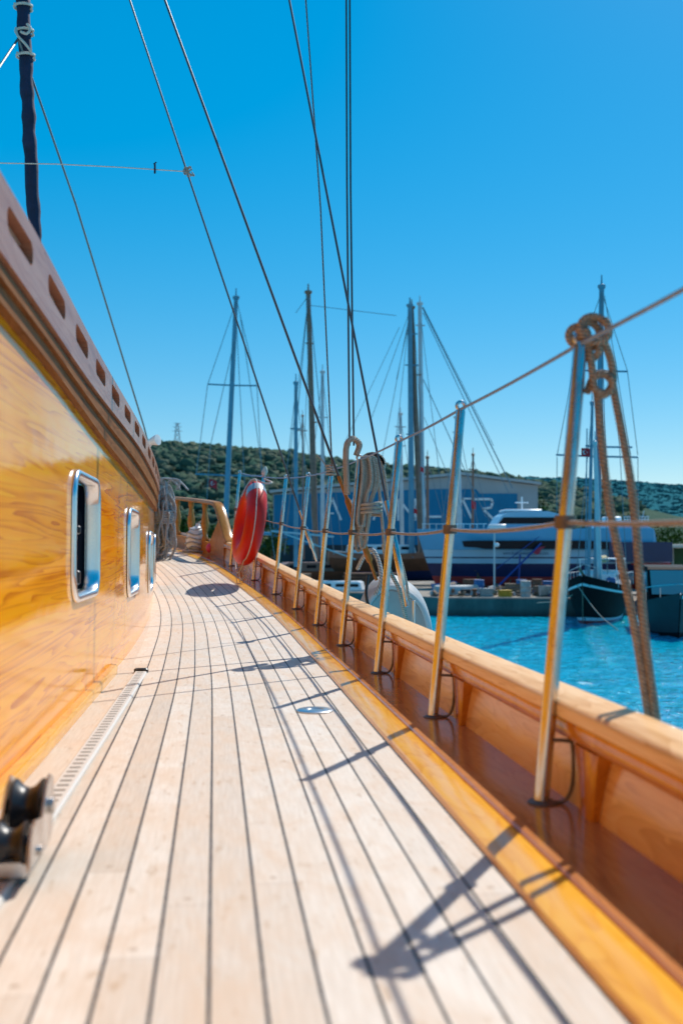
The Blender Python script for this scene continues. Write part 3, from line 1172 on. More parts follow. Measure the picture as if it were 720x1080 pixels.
# lines in the sky
GR = 'thin ropes running up from the deck'
line_thing('control_line', [at(20, 42, 8.9), at(80, 215, 9.6), at(132, 385, 10.6), at(152, 450, 11.6), at(166, 505, 13.0)], .0105, simple('green_grey_rope', (.16, .2, .2), .7), 'thin grey green line slanting from the furled sail down to the bow', 'rope', GR)
line_thing('control_line', [at(20, 40, 8.9), at(-30, 115, 8.0)], .0105, M['wire'], 'short dark line leading outward from the furled sail lashing', 'rope', GR)
line_thing('halyard', [at(368.5, 470, 5.3), at(365.8, 200, 5.35), at(364.5, -150, 5.5)], .0062, M['wire'], 'dark halyard of the vertical pair, the one toward the deckhouse side', 'rope', GR)
line_thing('halyard', [at(373, 470, 5.35), at(369.6, 200, 5.4), at(368, -150, 5.55)], .0062, M['wire'], 'dark halyard of the vertical pair, the one toward the sea', 'rope', GR)
line_thing('braided_rope', [at(350, 492, 6.25), at(346, 400, 6.3), at(338, 220, 6.4), at(321, -20, 6.5), at(309, -160, 6.6)], .0055, rope_mat('speckled_braid', (.05, .03, .03), (.45, .30, .24), 30), 'speckled brown braided rope rising thinly from the fifth stanchion', 'rope', GR)
dl = thing('deck_line', 'thin pale horizontal line tied across the shroud with a frayed knot', 'rope', at(198, 181, 7.35), GR)
m_ = MB()
m_.tube([at(-60, 171, 7.1), at(60, 173, 7.2), at(130, 176.5, 7.3), at(197, 181, 7.38)], .004, 6)
m_.build('cord', M['white_rope'], dl)
m_ = MB()
rd = random.Random(9)
c = at(198, 181, 7.37)
for k in range(12):
    a, b_ = rd.uniform(0, 6.28), rd.uniform(0, 6.28)
    m_.tube([c + Vector((.03 * math.cos(a), .02, .03 * math.sin(a))), c + Vector((rd.uniform(-.03, .06), -.02, rd.uniform(-.05, .04))), c + Vector((.035 * math.cos(b_), -.01, .03 * math.sin(b_)))], .004, 5, sub=3)
m_.build('knot', M['rope_tan'], dl)
m_ = MB()
c = at(163.5, 178, 7.33)
m_.box(c + Vector((0, 0, .0)), (.014, .014, .075), None, .004)
m_.tube([c + Vector((-.01, 0, .035)), c + Vector((.012, 0, .05))], .005, 6)
m_.build('clip', M['navy'], dl)

# grey dinghy slung outside the rail
dg_ = thing('dinghy', 'pale grey inflatable dinghy slung outside the cap rail behind the ropes', 'dinghy', at(430, 690, 5.9))
t = NT('grey_hypalon')
nz = t.noise(t.coord('Object'), 3.5, 5, .6)
t.set(Base_Color=t.ramp(nz, [(.3, (.33, .33, .33)), (.7, (.50, .49, .47))]), Roughness=.55)
t.bump(t.noise(t.coord('Object'), 5, 4), .4, .03)
M['hyp'] = t.m
m_ = MB()
rows = []
prof = [(374, 700), (376, 655), (383, 628), (396, 611), (412, 606), (428, 612), (441, 622), (450, 637), (456, 660), (459, 700)]
cpts = smooth([at(x, y, 5.9) for x, y in prof], 6)
cen = at(416, 690, 5.9)
nr_ = 10
for j in range(nr_ + 1):
    a = math.pi * j / nr_ - math.pi / 2
    dy = .24 * math.sin(a)
    sh = .80 + .20 * math.cos(a)
    rows.append([Vector((cen.x + (p.x - cen.x) * sh + .0, p.y + dy + .12, cen.z + (p.z - cen.z) * sh)) for p in cpts])
front = [Vector((cen.x + (p.x - cen.x) * .5, p.y - .16 + .12, cen.z + (p.z - cen.z) * .5)) for p in cpts]
m_.grid([front] + rows)
m_.build('tube', M['hyp'], dg_)
m_ = MB()
pts = [Vector((cen.x + (p.x - cen.x) * .86, p.y - .13, cen.z + (p.z - cen.z) * .86)) for p in cpts]
m_.tube(pts, .016, 7)
m_.build('rubbing_strake', simple('light_grey_rubber', (.55, .55, .55), .6), dg_)
m_ = MB()
m_.tube([at(388, 607, 5.66), at(386, 628, 5.6), at(391, 645, 5.6), at(397, 655, 5.62), at(403, 672, 5.68)], .009, 6, sub=4)
m_.build('painter', M['black'], dg_)
for k, (a, b_) in enumerate((((425, 566), (431, 650)), ((411, 600), (424, 652)))):
    pass
line_thing('painter_rope', smooth([at(404, 574, 5.4), at(410, 600, 5.4), at(420, 620, 5.4), at(425, 640, 5.42), at(430, 662, 5.45)], 5), .013, M['rope_tan'], 'tan rope drooping over the grey dinghy outside the rail', 'rope')
line_thing('painter_rope', smooth([at(377, 600, 5.7), at(383, 588, 5.65), at(392, 580, 5.6), at(399, 592, 5.58), at(402, 612, 5.55), at(396, 628, 5.55)], 5), .013, M['rope_grey'], 'pale rope bight arched over the top of the grey dinghy', 'rope')

# ================================================================== WATER, SHORE, HILLS
t = NT('turquoise_sea')
n0 = t.noise(t.coord('Object', (.30, .42, 1)), 1.0, 3, .6, .6)
n1 = t.noise(t.coord('Object', (.9, 1.1, 1), (4, 1, 0)), 1.0, 4, .65, .5)
n2 = t.noise(t.coord('Object', (1.0, 1.3, 1), (5, 3, 0)), 3.6, 4, .7, .4)
big = t.noise(t.coord('Object', (.03, .10, 1)), 1.0, 3)
col = t.ramp(big, [(.3, (.0, .28, .41)), (.7, (.0, .34, .48))])
rip = t.math('ADD', t.math('MULTIPLY', n0, .5), t.math('MULTIPLY', n1, .5))
col = t.mix(t.ramp(rip, [(.42, .0), (.60, .6)]), col, (.0, .26, .42))  # light and dark of the ripples painted into the base colour
t.set(Base_Color=col, Roughness=.05)
t.b.inputs['IOR'].default_value = 1.33
t.b.inputs['Specular IOR Level'].default_value = .5
h = t.math('ADD', t.math('MULTIPLY', n0, 1.3), t.math('ADD', t.math('MULTIPLY', n1, .8), t.math('MULTIPLY', n2, .30)))
t.bump(h, .35, .5)
M['sea'] = t.m
m_ = MB()
m_.add([(-3000, -60, 0), (3000, -60, 0), (3000, 6000, 0), (-3000, 6000, 0)], [(0, 1, 2, 3)])
struct(m_.build('sea', M['sea'], None, False))
# the harbour basin in front of the quay: a sheet with real wind waves on it
gx, gy = np.meshgrid(np.arange(-9, 33, .085), np.arange(5, 60.5, .13))
zz = np.zeros_like(gx)
rw = np.random.default_rng(77)
for k in range(56):
    lam = .33 * (5.0 ** (rw.random() ** 1.3))
    th = R(-90) + rw.normal() * .75
    kk = 2 * math.pi / lam
    sl = .016 if lam > .8 else .033
    zz += sl / kk * np.sin(kk * (gx * math.cos(th) + gy * math.sin(th)) + rw.uniform(0, 6.28) + 1.2 * np.sin(gx * .21 + k) + .9 * np.sin(gy * .17 + 2 * k))
fade = np.clip(np.minimum(np.minimum(gx + 9, 33 - gx), np.minimum(gy - 5, 60.5 - gy)) / 3.0, 0, 1)
zz = zz * fade + .05 * fade - .02 * (1 - fade)
ny_, nx_ = gx.shape
V = np.stack([gx, gy, zz], -1).reshape(-1, 3)
ii = (np.arange(ny_ - 1)[:, None] * nx_ + np.arange(nx_ - 1)[None, :]).ravel()
F = np.stack([ii, ii + 1, ii + nx_ + 1, ii + nx_], 1)
me = bpy.data.meshes.new('harbour_water')
me.vertices.add(len(V)); me.vertices.foreach_set('co', V.ravel().astype(np.float32))
me.loops.add(F.size); me.loops.foreach_set('vertex_index', F.ravel().astype(np.int32))
me.polygons.add(len(F)); me.polygons.foreach_set('loop_start', np.arange(0, F.size, 4, dtype=np.int32))
me.polygons.foreach_set('use_smooth', np.ones(len(F), dtype=bool))
me.materials.append(M['sea'])
me.update(calc_edges=True)
hw = bpy.data.objects.new('harbour_water', me)
COL.objects.link(hw)
struct(hw)

QZ = 0.95
t = NT('dusty_yard_ground')
n1 = t.noise(t.coord('Object'), .25, 5, .6)
n2 = t.noise(t.coord('Object'), 2.5, 5, .65)
c = t.mix(.5, t.ramp(n1, [(.3, (.20, .165, .125)), (.7, (.36, .31, .25))]), t.ramp(n2, [(.3, (.16, .14, .11)), (.7, (.38, .33, .27))]))
t.set(Base_Color=c, Roughness=.95)
t.bump(n2, .5, .05)
M['yard'] = t.m
t = NT('stained_concrete')
n1 = t.noise(t.coord('Object', (1, 1, .4)), .9, 6, .7)
sx_ = t.n('ShaderNodeSeparateXYZ')
tc_ = t.n('ShaderNodeTexCoord')
t.l(tc_.outputs['Object'], sx_.inputs[0])
wet = t.ramp(sx_.outputs[2], [(.0, 1.0), (.45, .0)])
c = t.ramp(n1, [(.3, (.07, .08, .075)), (.7, (.17, .18, .165))])
c = t.mix(wet, c, (.035, .05, .045))
t.set(Base_Color=c, Roughness=.85)
t.bump(n1, .5, .05)
M['concrete'] = t.m

# quay: front edge runs from left inlet to right
m_ = MB()
front = [(-400, 62), (-20, 62), (1.2, 58), (5.0, 52.6), (14.2, 52.0), (16.5, 54.5), (60, 60), (400, 70)]
back = [(-400, 900), (-20, 900), (1.2, 900), (5, 900), (14.2, 900), (16.5, 900), (60, 900), (400, 900)]
m_.add([(x, y, QZ) for x, y in front] + [(x, y, QZ + 1.5) for x, y in back], [(i, i + 1, len(front) + i + 1, len(front) + i) for i in range(len(front) - 1)])
struct(m_.build('ground', M['yard'], None, False))
m_ = MB()
pr = [(0, QZ + .06), (.0, -1), (.6, -1), (.6, QZ + .06)]
rings = []
for i, (x, y) in enumerate(front):
    rings.append([Vector((x, y - .3 + o, z)) for o, z in ((0, -1.0), (.6, -1.0), (.6, QZ + .06), (.06, QZ + .06), (0, QZ))])
m_.loft(rings)
o = m_.build('quay_wall', M['concrete'], None, False)
tag(o, 'stained grey concrete quay wall rising from the turquoise water', 'quay wall')


def hill_mat(name, cols, hz, haze_mix, scale):
    t = NT(name)
    v = t.coord('Object')
    a = t.noise(v, scale, 6, .7)
    b = t.noise(v, scale * .15, 3, .6)
    vo = t.n('ShaderNodeTexVoronoi')
    vo.inputs['Scale'].default_value = scale * 1.6
    t.l(v, vo.inputs['Vector'])
    c = t.ramp(a, [(.3, cols[0]), (.5, cols[1]), (.72, cols[2])])
    c = t.mix(t.ramp(vo.outputs['Distance'], [(.0, .0), (.6, .6)]), c, cols[0])
    c = t.mix(t.ramp(b, [(.45, .0), (.7, .35)]), c, cols[3])
    c = t.mix(haze_mix, c, hz)  # distance haze painted into the hillside colour
    t.set(Base_Color=c, Roughness=.95)
    t.b.inputs['Specular IOR Level'].default_value = .0
    t.bump(a, 1.0, 2.0)
    return t.m


def fbm(x, y, seed=0):
    r = np.random.default_rng(seed)
    s = np.zeros_like(x)
    amp = 1.0
    f = 1.0
    for k in range(6):
        for j in range(3):
            a = r.uniform(0, 2 * math.pi); ph = r.uniform(0, 2 * math.pi)
            s += amp * np.sin((x * math.cos(a) + y * math.sin(a)) * f + ph) / 3
        amp *= .5; f *= 2.1
    return s


def hill(name, ridge, D, depth, mat, seed, rough, x0, x1):
    """ridge: list of (px, py) skyline at distance D; ramps up from D-depth."""
    rx = [at(px, py, D).x for px, py in ridge]
    rz = [at(px, py, D).z for px, py in ridge]
    nx, ny = 150, 30
    xs = np.linspace(x0, x1, nx)
    m_ = MB()
    rows = []
    for j in range(ny):
        v = j / (ny - 1)
        y = D - depth + depth * 1.25 * v
        prof = math.sin(min(v * 1.25, 1.0) * math.pi / 2) ** 1.15 if v * 1.25 <= 1 else 1 - (v * 1.25 - 1) * .3
        zz = np.interp(xs, rx, rz)
        nz = fbm(xs / D * 22, np.full(nx, y / D * 22), seed) * rough * D * .012
        rows.append([Vector((xs[i], y, QZ + .3 + (zz[i] - QZ) * prof + nz[i] * min(1, v * 3))) for i in range(nx)])
    m_.grid(rows)
    return struct(m_.build(name, mat)), rows


NEAR = [(-500, 508), (-200, 480), (0, 472), (100, 474), (160, 476), (200, 480), (250, 482), (300, 487), (360, 496), (420, 503), (480, 512), (520, 519), (560, 528), (600, 545), (640, 566), (700, 580), (1200, 585)]
FAR = [(-600, 520), (300, 500), (440, 502), (500, 509), (560, 512), (620, 515), (660, 517), (720, 521), (800, 520), (1000, 540), (1400, 560)]
HAZE = (.14, .25, .24)
hm_near = hill_mat('dark_green_hillside', ((.018, .035, .010), (.045, .070, .020), (.085, .105, .035), (.16, .13, .075)), HAZE, .30, .11)
hm_far = hill_mat('haze_blue_hillside', ((.015, .040, .020), (.035, .075, .035), (.07, .11, .05), (.12, .12, .075)), (.030, .155, .190), .84, .05)
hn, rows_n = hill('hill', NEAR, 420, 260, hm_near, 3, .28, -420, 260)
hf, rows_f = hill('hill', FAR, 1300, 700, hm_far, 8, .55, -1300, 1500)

# bushes over the hillsides: one mass each, nobody could count them


def scrub(name, rows, count, smin, smax, mats, seed, xr, sq0=.6, sq1=1.0):
    r = np.random.default_rng(seed)
    # a small clump: lumpy icosphere-like blob of leaf faces
    bm = bmesh.new()
    bmesh.ops.create_icosphere(bm, subdivisions=2, radius=1.0)
    bv = np.array([v.co[:] for v in bm.verts]); bf = np.array([[v.index for v in f.verts] for f in bm.faces])
    bm.free()
    G = np.array([[p[:] for p in row] for row in rows])
    ny, nx, _ = G.shape
    V, F, MI = [], [], []
    off = 0
    k = 0
    while k < count:
        j = r.uniform(2, ny * .82)
        i = r.uniform(0, nx - 1.01)
        j0, i0 = int(j), int(i)
        u, w = i - i0, j - j0
        if j0 + 1 >= ny:
            continue
        p = (G[j0, i0] * (1 - u) + G[j0, i0 + 1] * u) * (1 - w) + (G[j0 + 1, i0] * (1 - u) + G[j0 + 1, i0 + 1] * u) * w
        if not (xr[0] * p[1] < p[0] < xr[1] * p[1]):
            continue
        s = smin + (smax - smin) * r.random() ** 2.6
        sq = r.uniform(sq0, sq1)
        n = len(bv)
        d = 1 + .5 * (r.random(n) - .5) * 2
        a = r.uniform(0, 6.28)
        vv = bv * d[:, None] * np.array([s * r.uniform(.8, 1.3), s * r.uniform(.8, 1.3), s * sq])
        ca, sa = math.cos(a), math.sin(a)
        vv = np.stack([vv[:, 0] * ca - vv[:, 1] * sa, vv[:, 0] * sa + vv[:, 1] * ca, vv[:, 2]], 1)
        V.append(vv + p + np.array([0, 0, s * sq * .55]))
        F.append(bf + off)
        MI.append(np.full(len(bf), r.integers(0, len(mats))))
        off += n
        k += 1
    V = np.concatenate(V); F = np.concatenate(F); MI = np.concatenate(MI)
    me = bpy.data.meshes.new(name)
    me.vertices.add(len(V)); me.vertices.foreach_set('co', V.ravel().astype(np.float32))
    me.loops.add(F.size); me.loops.foreach_set('vertex_index', F.ravel().astype(np.int32))
    me.polygons.add(len(F))
    me.polygons.foreach_set('loop_start', np.arange(0, F.size, 3, dtype=np.int32))
    me.polygons.foreach_set('material_index', MI.astype(np.int32))
    for m in mats:
        me.materials.append(m)
    me.update(calc_edges=True)
    ob = bpy.data.objects.new(name, me)
    COL.objects.link(ob)
    ob['kind'] = 'stuff'
    return ob


def leafy(name, c1, c2, scale, hz=None, haze_mix=0):
    t = NT(name)
    a = t.noise(t.coord('Object'), scale, 5, .75)
    c = t.ramp(a, [(.32, c1), (.68, c2)])
    if hz:
        c = t.mix(haze_mix, c, hz)  # haze mixed into the leaf colour, more for the far ridge
    t.set(Base_Color=c, Roughness=.9)
    t.b.inputs['Specular IOR Level'].default_value = .0
    t.bump(a, 1.0, .6)
    return t.m


gm = [leafy('olive_scrub', (.026, .042, .012), (.085, .098, .036), .9, HAZE, .30), leafy('green_scrub', (.014, .038, .009), (.045, .085, .022), .9, HAZE, .30), leafy('dry_scrub', (.065, .062, .024), (.16, .14, .070), .9, HAZE, .30)]
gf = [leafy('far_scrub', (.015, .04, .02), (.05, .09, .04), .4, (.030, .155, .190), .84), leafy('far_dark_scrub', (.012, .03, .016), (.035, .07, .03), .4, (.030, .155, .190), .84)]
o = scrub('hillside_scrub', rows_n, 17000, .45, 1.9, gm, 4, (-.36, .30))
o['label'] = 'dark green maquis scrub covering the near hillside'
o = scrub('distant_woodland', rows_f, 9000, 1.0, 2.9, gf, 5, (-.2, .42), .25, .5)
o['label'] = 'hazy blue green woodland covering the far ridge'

# ------------------------------------------------------------------ background materials
M['hangar_blue'] = simple('blue_sheet_cladding', (.02, .20, .37), .6, 0, .12, .4, spec=.08)
M['hangar_grey'] = simple('grey_sheet_cladding', (.36, .40, .43), .55, 0, .08, .5)
M['white_paint'] = simple('white_gelcoat', (.80, .83, .86), .3, 0, .05, 2)
M['navy_paint'] = simple('navy_gelcoat', (.012, .020, .085), .3, 0, .1, 2)
M['red_paint'] = simple('red_antifouling', (.42, .028, .026), .6, 0, .15, 2)
M['ferry_shade_blue'] = simple('shade_blue_gelcoat', (.10, .40, .64), .35, 0, .05, 1)  # white upper works coloured blue, the way they look in shade
M['shade_pale_blue'] = simple('shade_pale_gelcoat', (.34, .56, .72), .35, 0, .05, 1)  # paler shade blue painted on the ferry's white bulwark and houses
M['black_paint'] = simple('black_hull_paint', (.007, .010, .012), .6, 0, .2, 2, spec=.06)
M['brown_hull'] = simple('brown_wood_hull', (.11, .04, .018), .45, 0, .25, 3)
M['cream'] = simple('cream_hull_paint', (.55, .44, .30), .45, 0, .1, 2)
M['mast_blue'] = simple('blue_grey_mast_paint', (.11, .27, .37), .4, .1, .1, 2)
M['mast_grey'] = simple('pale_grey_mast', (.52, .58, .62), .4, .1, .1, 2)
M['mast_wood'] = simple('oiled_mast_wood', (.24, .13, .09), .5, 0, .2, 4)
M['stay'] = simple('stay_wire', (.20, .25, .29), .5, .2)
M['wood_old'] = simple('weathered_timber', (.22, .16, .11), .85, 0, .3, 3)
M['grey_paint'] = simple('dark_grey_boat_paint', (.035, .052, .060), .5, 0, .1, 2, spec=.15)
M['tarp_blue'] = simple('blue_tarpaulin', (.03, .14, .36), .6, 0, .2, 4)
M['tyre'] = simple('black_rubber', (.015, .015, .016), .8, 0, .2, 8)
M['ladder_blue'] = simple('blue_ladder_paint', (.02, .06, .30), .5)
M['flag_red'] = simple('red_flag_cloth', (.62, .012, .02), .7)
M['worn_white'] = simple('worn_white_paint', (.40, .41, .40), .6, 0, .25, 4)
M['yellow'] = simple('yellow_paint', (.60, .36, .03), .5)
M['rust'] = simple('rusty_steel', (.17, .08, .045), .8, 0, .35, 3)
M['green_paint'] = simple('green_paint', (.03, .13, .06), .6)

# ------------------------------------------------------------------ hangar with AGANLAR lettering
HD = 112.0
hx0, hx1 = at(288, 540, HD).x, at(567, 540, HD).x
hang = thing('boatyard_hangar', 'large blue boatyard hangar with white lettering across its front', 'hangar', ((hx0 + hx1) / 2, HD, QZ))


def hz(py):
    return at(360, py, HD).z


pk = at(486, 500, HD).x
m_ = MB()
ev0, ev1 = hz(520), hz(514)
outl = [(hx0, QZ), (hx1, QZ), (hx1, hz(512)), (pk, hz(501.5)), (hx0, hz(521))]
m_.loft([[Vector((x, y, z)) for x, z in outl] for y in (HD + .05, HD + 45)])
m_.build('wall', M['hangar_grey'], hang, False)
m_ = MB()
bx1 = at(545, 540, HD).x
xs = np.linspace(hx0 + .1, bx1, 60)
zt = [min(hz(515), hz(521) + (hz(514) - hz(521)) * ((x - hx0) / (pk - hx0))) - .1 if x < pk else hz(516) - (0.5 if x > at(503, 540, HD).x else 0) for x in xs]
v, f = [], []
for i, x in enumerate(xs):
    rib = .06 if i % 2 else 0
    v += [(x, HD - .05 - rib, QZ + 3.0), (x, HD - .05 - rib, zt[i])]
for i in range(len(xs) - 1):
    f.append((2 * i, 2 * i + 2, 2 * i + 3, 2 * i + 1))
m_.add(v, f)
m_.build('cladding', M['hangar_blue'], hang, False)
m_ = MB()
m_.loft([[Vector((x, y, z)) for x, z in ((hx0 - .4, hz(520)), (pk, hz(501)), (hx1 + .3, hz(511.5)), (hx1 + .3, hz(511.5) + .3), (pk, hz(501) + .3), (hx0 - .4, hz(520) + .3))] for y in (HD - .5, HD + 45.5)])
m_.build('roof', simple('roof_sheet', (.42, .46, .48), .5), hang, False)
m_ = MB()
m_.box(((hx0 + bx1) / 2, HD - .02, QZ + 1.5), (bx1 - hx0, .1, 3.0))
for k in range(6):
    x = hx0 + (bx1 - hx0) * (k + .5) / 6
    m_.box((x, HD - .15, QZ + 1.5), (.3, .3, 3.0))
m_.build('door', simple('dark_hangar_opening', (.04, .05, .06), .8), hang, False)
# lettering: strokes between points (px-style units converted at the facade)
L = []


def bar(p, q, w=2.3):
    a = at(p[0], p[1], HD); b_ = at(q[0], q[1], HD)
    a.y = b_.y = HD - .16
    L.append((a, b_, w * HD / 1050))


def letA(x, w=17, t0=525, b0=548.5):
    bar((x - w / 2, b0), (x - 1, t0)); bar((x - 1, t0), (x + w / 2, b0)); bar((x - w / 2 + 4, 541.5), (x + 1, 541.5), 1.5)


letA(351); letA(402)
for p, q in (((386, 527), (375, 525)), ((375, 525), (370, 530)), ((370, 530), (370, 543)), ((370, 543), (375, 548)), ((375, 548), (386, 548)), ((386, 548), (386, 538)), ((386, 538), (379, 538)), ((374, 519.5), (378, 521.5)), ((378, 521.5), (382, 519.5))):
    bar(p, q)
bar((419.5, 526), (419.5, 549)); bar((420, 526), (437, 548)); bar((437.5, 526), (437.5, 549))
bar((449, 525), (449, 545.5)); bar((448.2, 545), (465, 545))
bar((476, 549), (487, 526)); bar((487, 526), (497, 547)); bar((487, 526), (500, 526), 1.8)
bar((499, 526.5), (517, 526.5)); bar((517, 526), (519, 530)); bar((519, 529), (517.5, 535)); bar((518, 535), (508, 537)); bar((509, 537), (519, 547))
m_ = MB()
for a, b_, w in L:
    d = (b_ - a).normalized()
    nrm = Vector((-d.z, 0, d.x)) * (w / 2)
    P = [a - nrm, b_ - nrm, b_ + nrm, a + nrm]
    m_.loft([[Vector((p.x, y, p.z)) for p in P] for y in (HD - .20, HD - .12)])
m_.build('lettering', simple('white_letter_paint', (.78, .82, .86), .5), hang, False)


# ------------------------------------------------------------------ boats
def hull_rings(Lh, B, levels, sheer=.3, rake=.35, stern=.55, flare=.25, n=22):
    """levels: heights keel..sheer; returns rows[level][station] both sides; bow at +x."""
    rows = []
    for li, z in enumerate(levels):
        u = (z - levels[0]) / (levels[-1] - levels[0])
        port, star = [], []
        for i in range(n + 1):
            s = i / n
            x = -Lh / 2 + Lh * s
            full = (1 - max(0, (s - .42) / .58) ** (2.1 + .6 * u)) * (stern + (1 - stern) * min(1, s / .38) ** .7)
            b = B / 2 * full * (.30 + .70 * u ** (.55))
            zz = z + (sheer * ((s - .42) / .58) ** 2 if s > .42 else sheer * .35 * ((.42 - s) / .42) ** 2) * u
            xr = x + rake * Lh * .25 * (u - .5) * max(0, s - .5) * 2 - .06 * Lh * (1 - u) * (1 - s) * -1 * 0
            port.append((xr, max(b, .02), zz)); star.append((xr, -max(b, .02), zz))
        rows.append((port, star))
    return rows


def make_hull(root, T, Lh, B, bands, sheer=.3, rake=.35, stern=.55, n=22, name='hull'):
    """bands: [(z0, z1, material)], T: 4x4 world matrix"""
    levels, mats = [], []
    for z0, z1, m in bands:
        for k in range(3):
            levels.append(z0 + (z1 - z0) * k / 3); mats.append(m)
    levels.append(bands[-1][1])
    rows = hull_rings(Lh, B, levels, sheer, rake, stern, n=n)
    uniq = []
    for m in mats:
        if m not in uniq:
            uniq.append(m)
    mb = MB()
    W = lambda p: T @ Vector(p)
    for k in range(len(levels) - 1):
        mb.cur = uniq.index(mats[k])
        for side in (0, 1):
            a = [W(p) for p in rows[k][side]]; b = [W(p) for p in rows[k + 1][side]]
            if side:
                a, b = b, a
            mb.grid([a, b])
        pa, sa = rows[k]; pb, sb = rows[k + 1]
        mb.add([W(pa[0]), W(sa[0]), W(sb[0]), W(pb[0])], [(0, 1, 2, 3)])
    top = rows[-1]
    mb.cur = len(uniq)
    mb.grid([[W((p[0], p[1] * .97, p[2] - .06)) for p in top[0]], [W((p[0], p[1] * .97, p[2] - .06)) for p in top[1]]])
    return mb.build(name, uniq + [M['wood_old']], root, True, 35)


def TM(x, y, z, rz):
    return Matrix.Translation((x, y, z)) @ Matrix.Rotation(rz, 4, 'Z')


def mast_px(root, p0, p1, Y, w, mat, spreaders=(), stays=(), taper=.75, name='mast'):
    """mast between two pixels; w radius metres; spreaders: (py, px0, px1); stays: ((px,py),(px,py))"""
    a, b = at(p0[0], p0[1], Y), at(p1[0], p1[1], Y)
    m_ = MB()
    m_.tube([a, a.lerp(b, .5), b], [w, w * .95, w * taper], 10)
    m_.lathe([(w * .9, 0), (w * 1.2, .08), (w * 1.2, .2), (w * .3, .25), (w * .2, .7)], b, (0, 0, 1), 8)
    ms = m_.build(name, mat, root)
    for py, x0, x1 in spreaders:
        s = MB()
        tilt = (x1 - x0) * .015
        s.tube([at(x0, py - tilt, Y), at((x0 + x1) / 2, py + .5, Y), at(x1, py + tilt, Y)], .05, 6)
        s.build('spreader', mat, ms)
    for st in stays:
        (q0, q1) = st[:2]
        r = st[2] if len(st) > 2 else .014
        s = MB()
        s.tube([at(q0[0], q0[1], Y - .2), at(q1[0], q1[1], Y - .2)], r * 1.6, 5)
        s.build('stay', M['stay'], ms)
    return ms


def cabin(root, T, L0, L1, w, z0, h, mat, win=True, name='cabin', nwin=5):
    mb = MB()
    prof = [(L0, 0), (L0 + .12, h * .9), (L0 + .3, h), (L1 - .5, h), (L1 - .12, h * .8), (L1, 0)]
    rings = []
    for s, k in ((-1, 1), (1, 1)):
        rings.append([T @ Vector((x, s * w / 2 * (1 - .1 * z / max(h, .01)), z0 + z)) for x, z in prof])
    mb.loft(rings)
    c = mb.build(name, mat, root, False)
    if win:
        for i in range(nwin):
            x = L0 + .5 + (L1 - L0 - 1.3) * i / max(1, nwin - 1)
            for s in (-1, 1):
                m_ = MB()
                P = rrect(min(.7, (L1 - L0) / nwin * .6), h * .42, h * .12, 3)
                m_.loft([[T @ Vector((x + a, s * (w / 2 * .945 + o), z0 + h * .55 + b)) for a, b in P] for o in ((-.03, .012) if s > 0 else (.03 * -1 + .0, .012))])
                m_.build('window', M['dark_glass'], c, False)
    return c


GB = 'boats moored and laid up in the yard'
# M1 steel blue mast boat, beyond the bow
x = at(240, 590, 60).x
b1 = thing('moored_sailboat', 'sailboat with tall steel blue mast and two wide spreaders beyond the lifebuoy', 'sailboat', (x, 60, 0), GB)
make_hull(b1, TM(x, 60, 0, R(-100)), 9, 2.9, [(-.4, .12, M['red_paint']), (.12, 1.15, M['white_paint'])], .35)
cabin(b1, TM(x, 60, 0, R(-100)), -2.5, 1.8, 1.7, 1.1, .55, M['white_paint'])
ms1 = mast_px(b1, (236, 592), (249, 316), 60, .17, M['mast_blue'], [(406, 219, 271), (501, 206, 276)], [((249, 318), (219, 406)), ((219, 406), (207, 500)), ((250, 318), (271, 406)), ((271, 407), (276, 500)), ((249, 330), (262, 590)), ((247, 360), (222, 470)), ((222, 470), (214, 590)), ((253, 330), (290, 590))])
m_ = MB()
m_.tube([at(262, 590, 59.8), at(240, 590, 59.8)], .07, 8)
m_.tube([at(236, 560, 60), at(285, 563, 57)], .10, 8)
m_.build('boom', M['mast_blue'], b1)
# small red flag on that boat


def flag(root, px, py, w, h, Y, wave=.25, droop=0.0, name='flag', emblem=True, top=True):
    p = at(px, py, Y)
    mb = MB()
    rows = []
    nx, nz = 10, 6
    for j in range(nz + 1):
        r = []
        for i in range(nx + 1):
            u, v = i / nx, j / nz
            r.append(p + Vector((w * u * (1 - droop * .5), wave * math.sin(u * 7 + v) * w * .3, -h * v - droop * h * u * u)))
        rows.append(r)
    mb.grid(rows)
    fo = mb.build(name, M['flag_red'], root)
    if emblem:
        e = MB()

        def disc(cx, cz, r, r2, ox):
            k = 16
            return [(cx + r * math.cos(2 * math.pi * i / k), cz + r * math.sin(2 * math.pi * i / k)) for i in range(k)]
        k = 18
        o_, i_ = [], []
        for i in range(k + 1):
            a = R(35) + R(290) * i / k
            o_.append((.36 + .17 * math.cos(a), .5 + .25 * math.sin(a)))
            a2 = R(48) + R(264) * i / k
            i_.append((.40 + .135 * math.cos(a2), .5 + .20 * math.sin(a2)))

        def W(u, v):
            return p + Vector((w * u * (1 - droop * .5), wave * math.sin(u * 7 + v) * w * .3 - .02, -h * v - droop * h * u * u))
        e.grid([[W(*q) for q in o_], [W(*q) for q in i_]])
        sp5 = []
        for i in range(10):
            rr = .085 if i % 2 == 0 else .034
            a = R(180) + 2 * math.pi * i / 10
            sp5.append(W(.62 + rr * .75 * math.cos(a), .5 + rr * 1.2 * math.sin(a)))
        e.add(sp5, [list(range(10))])
        e.build('emblem', M['white_paint'], fo, False)
    return fo


flag(b1, 221, 505, .55, .5, 59.5, .3, .35)
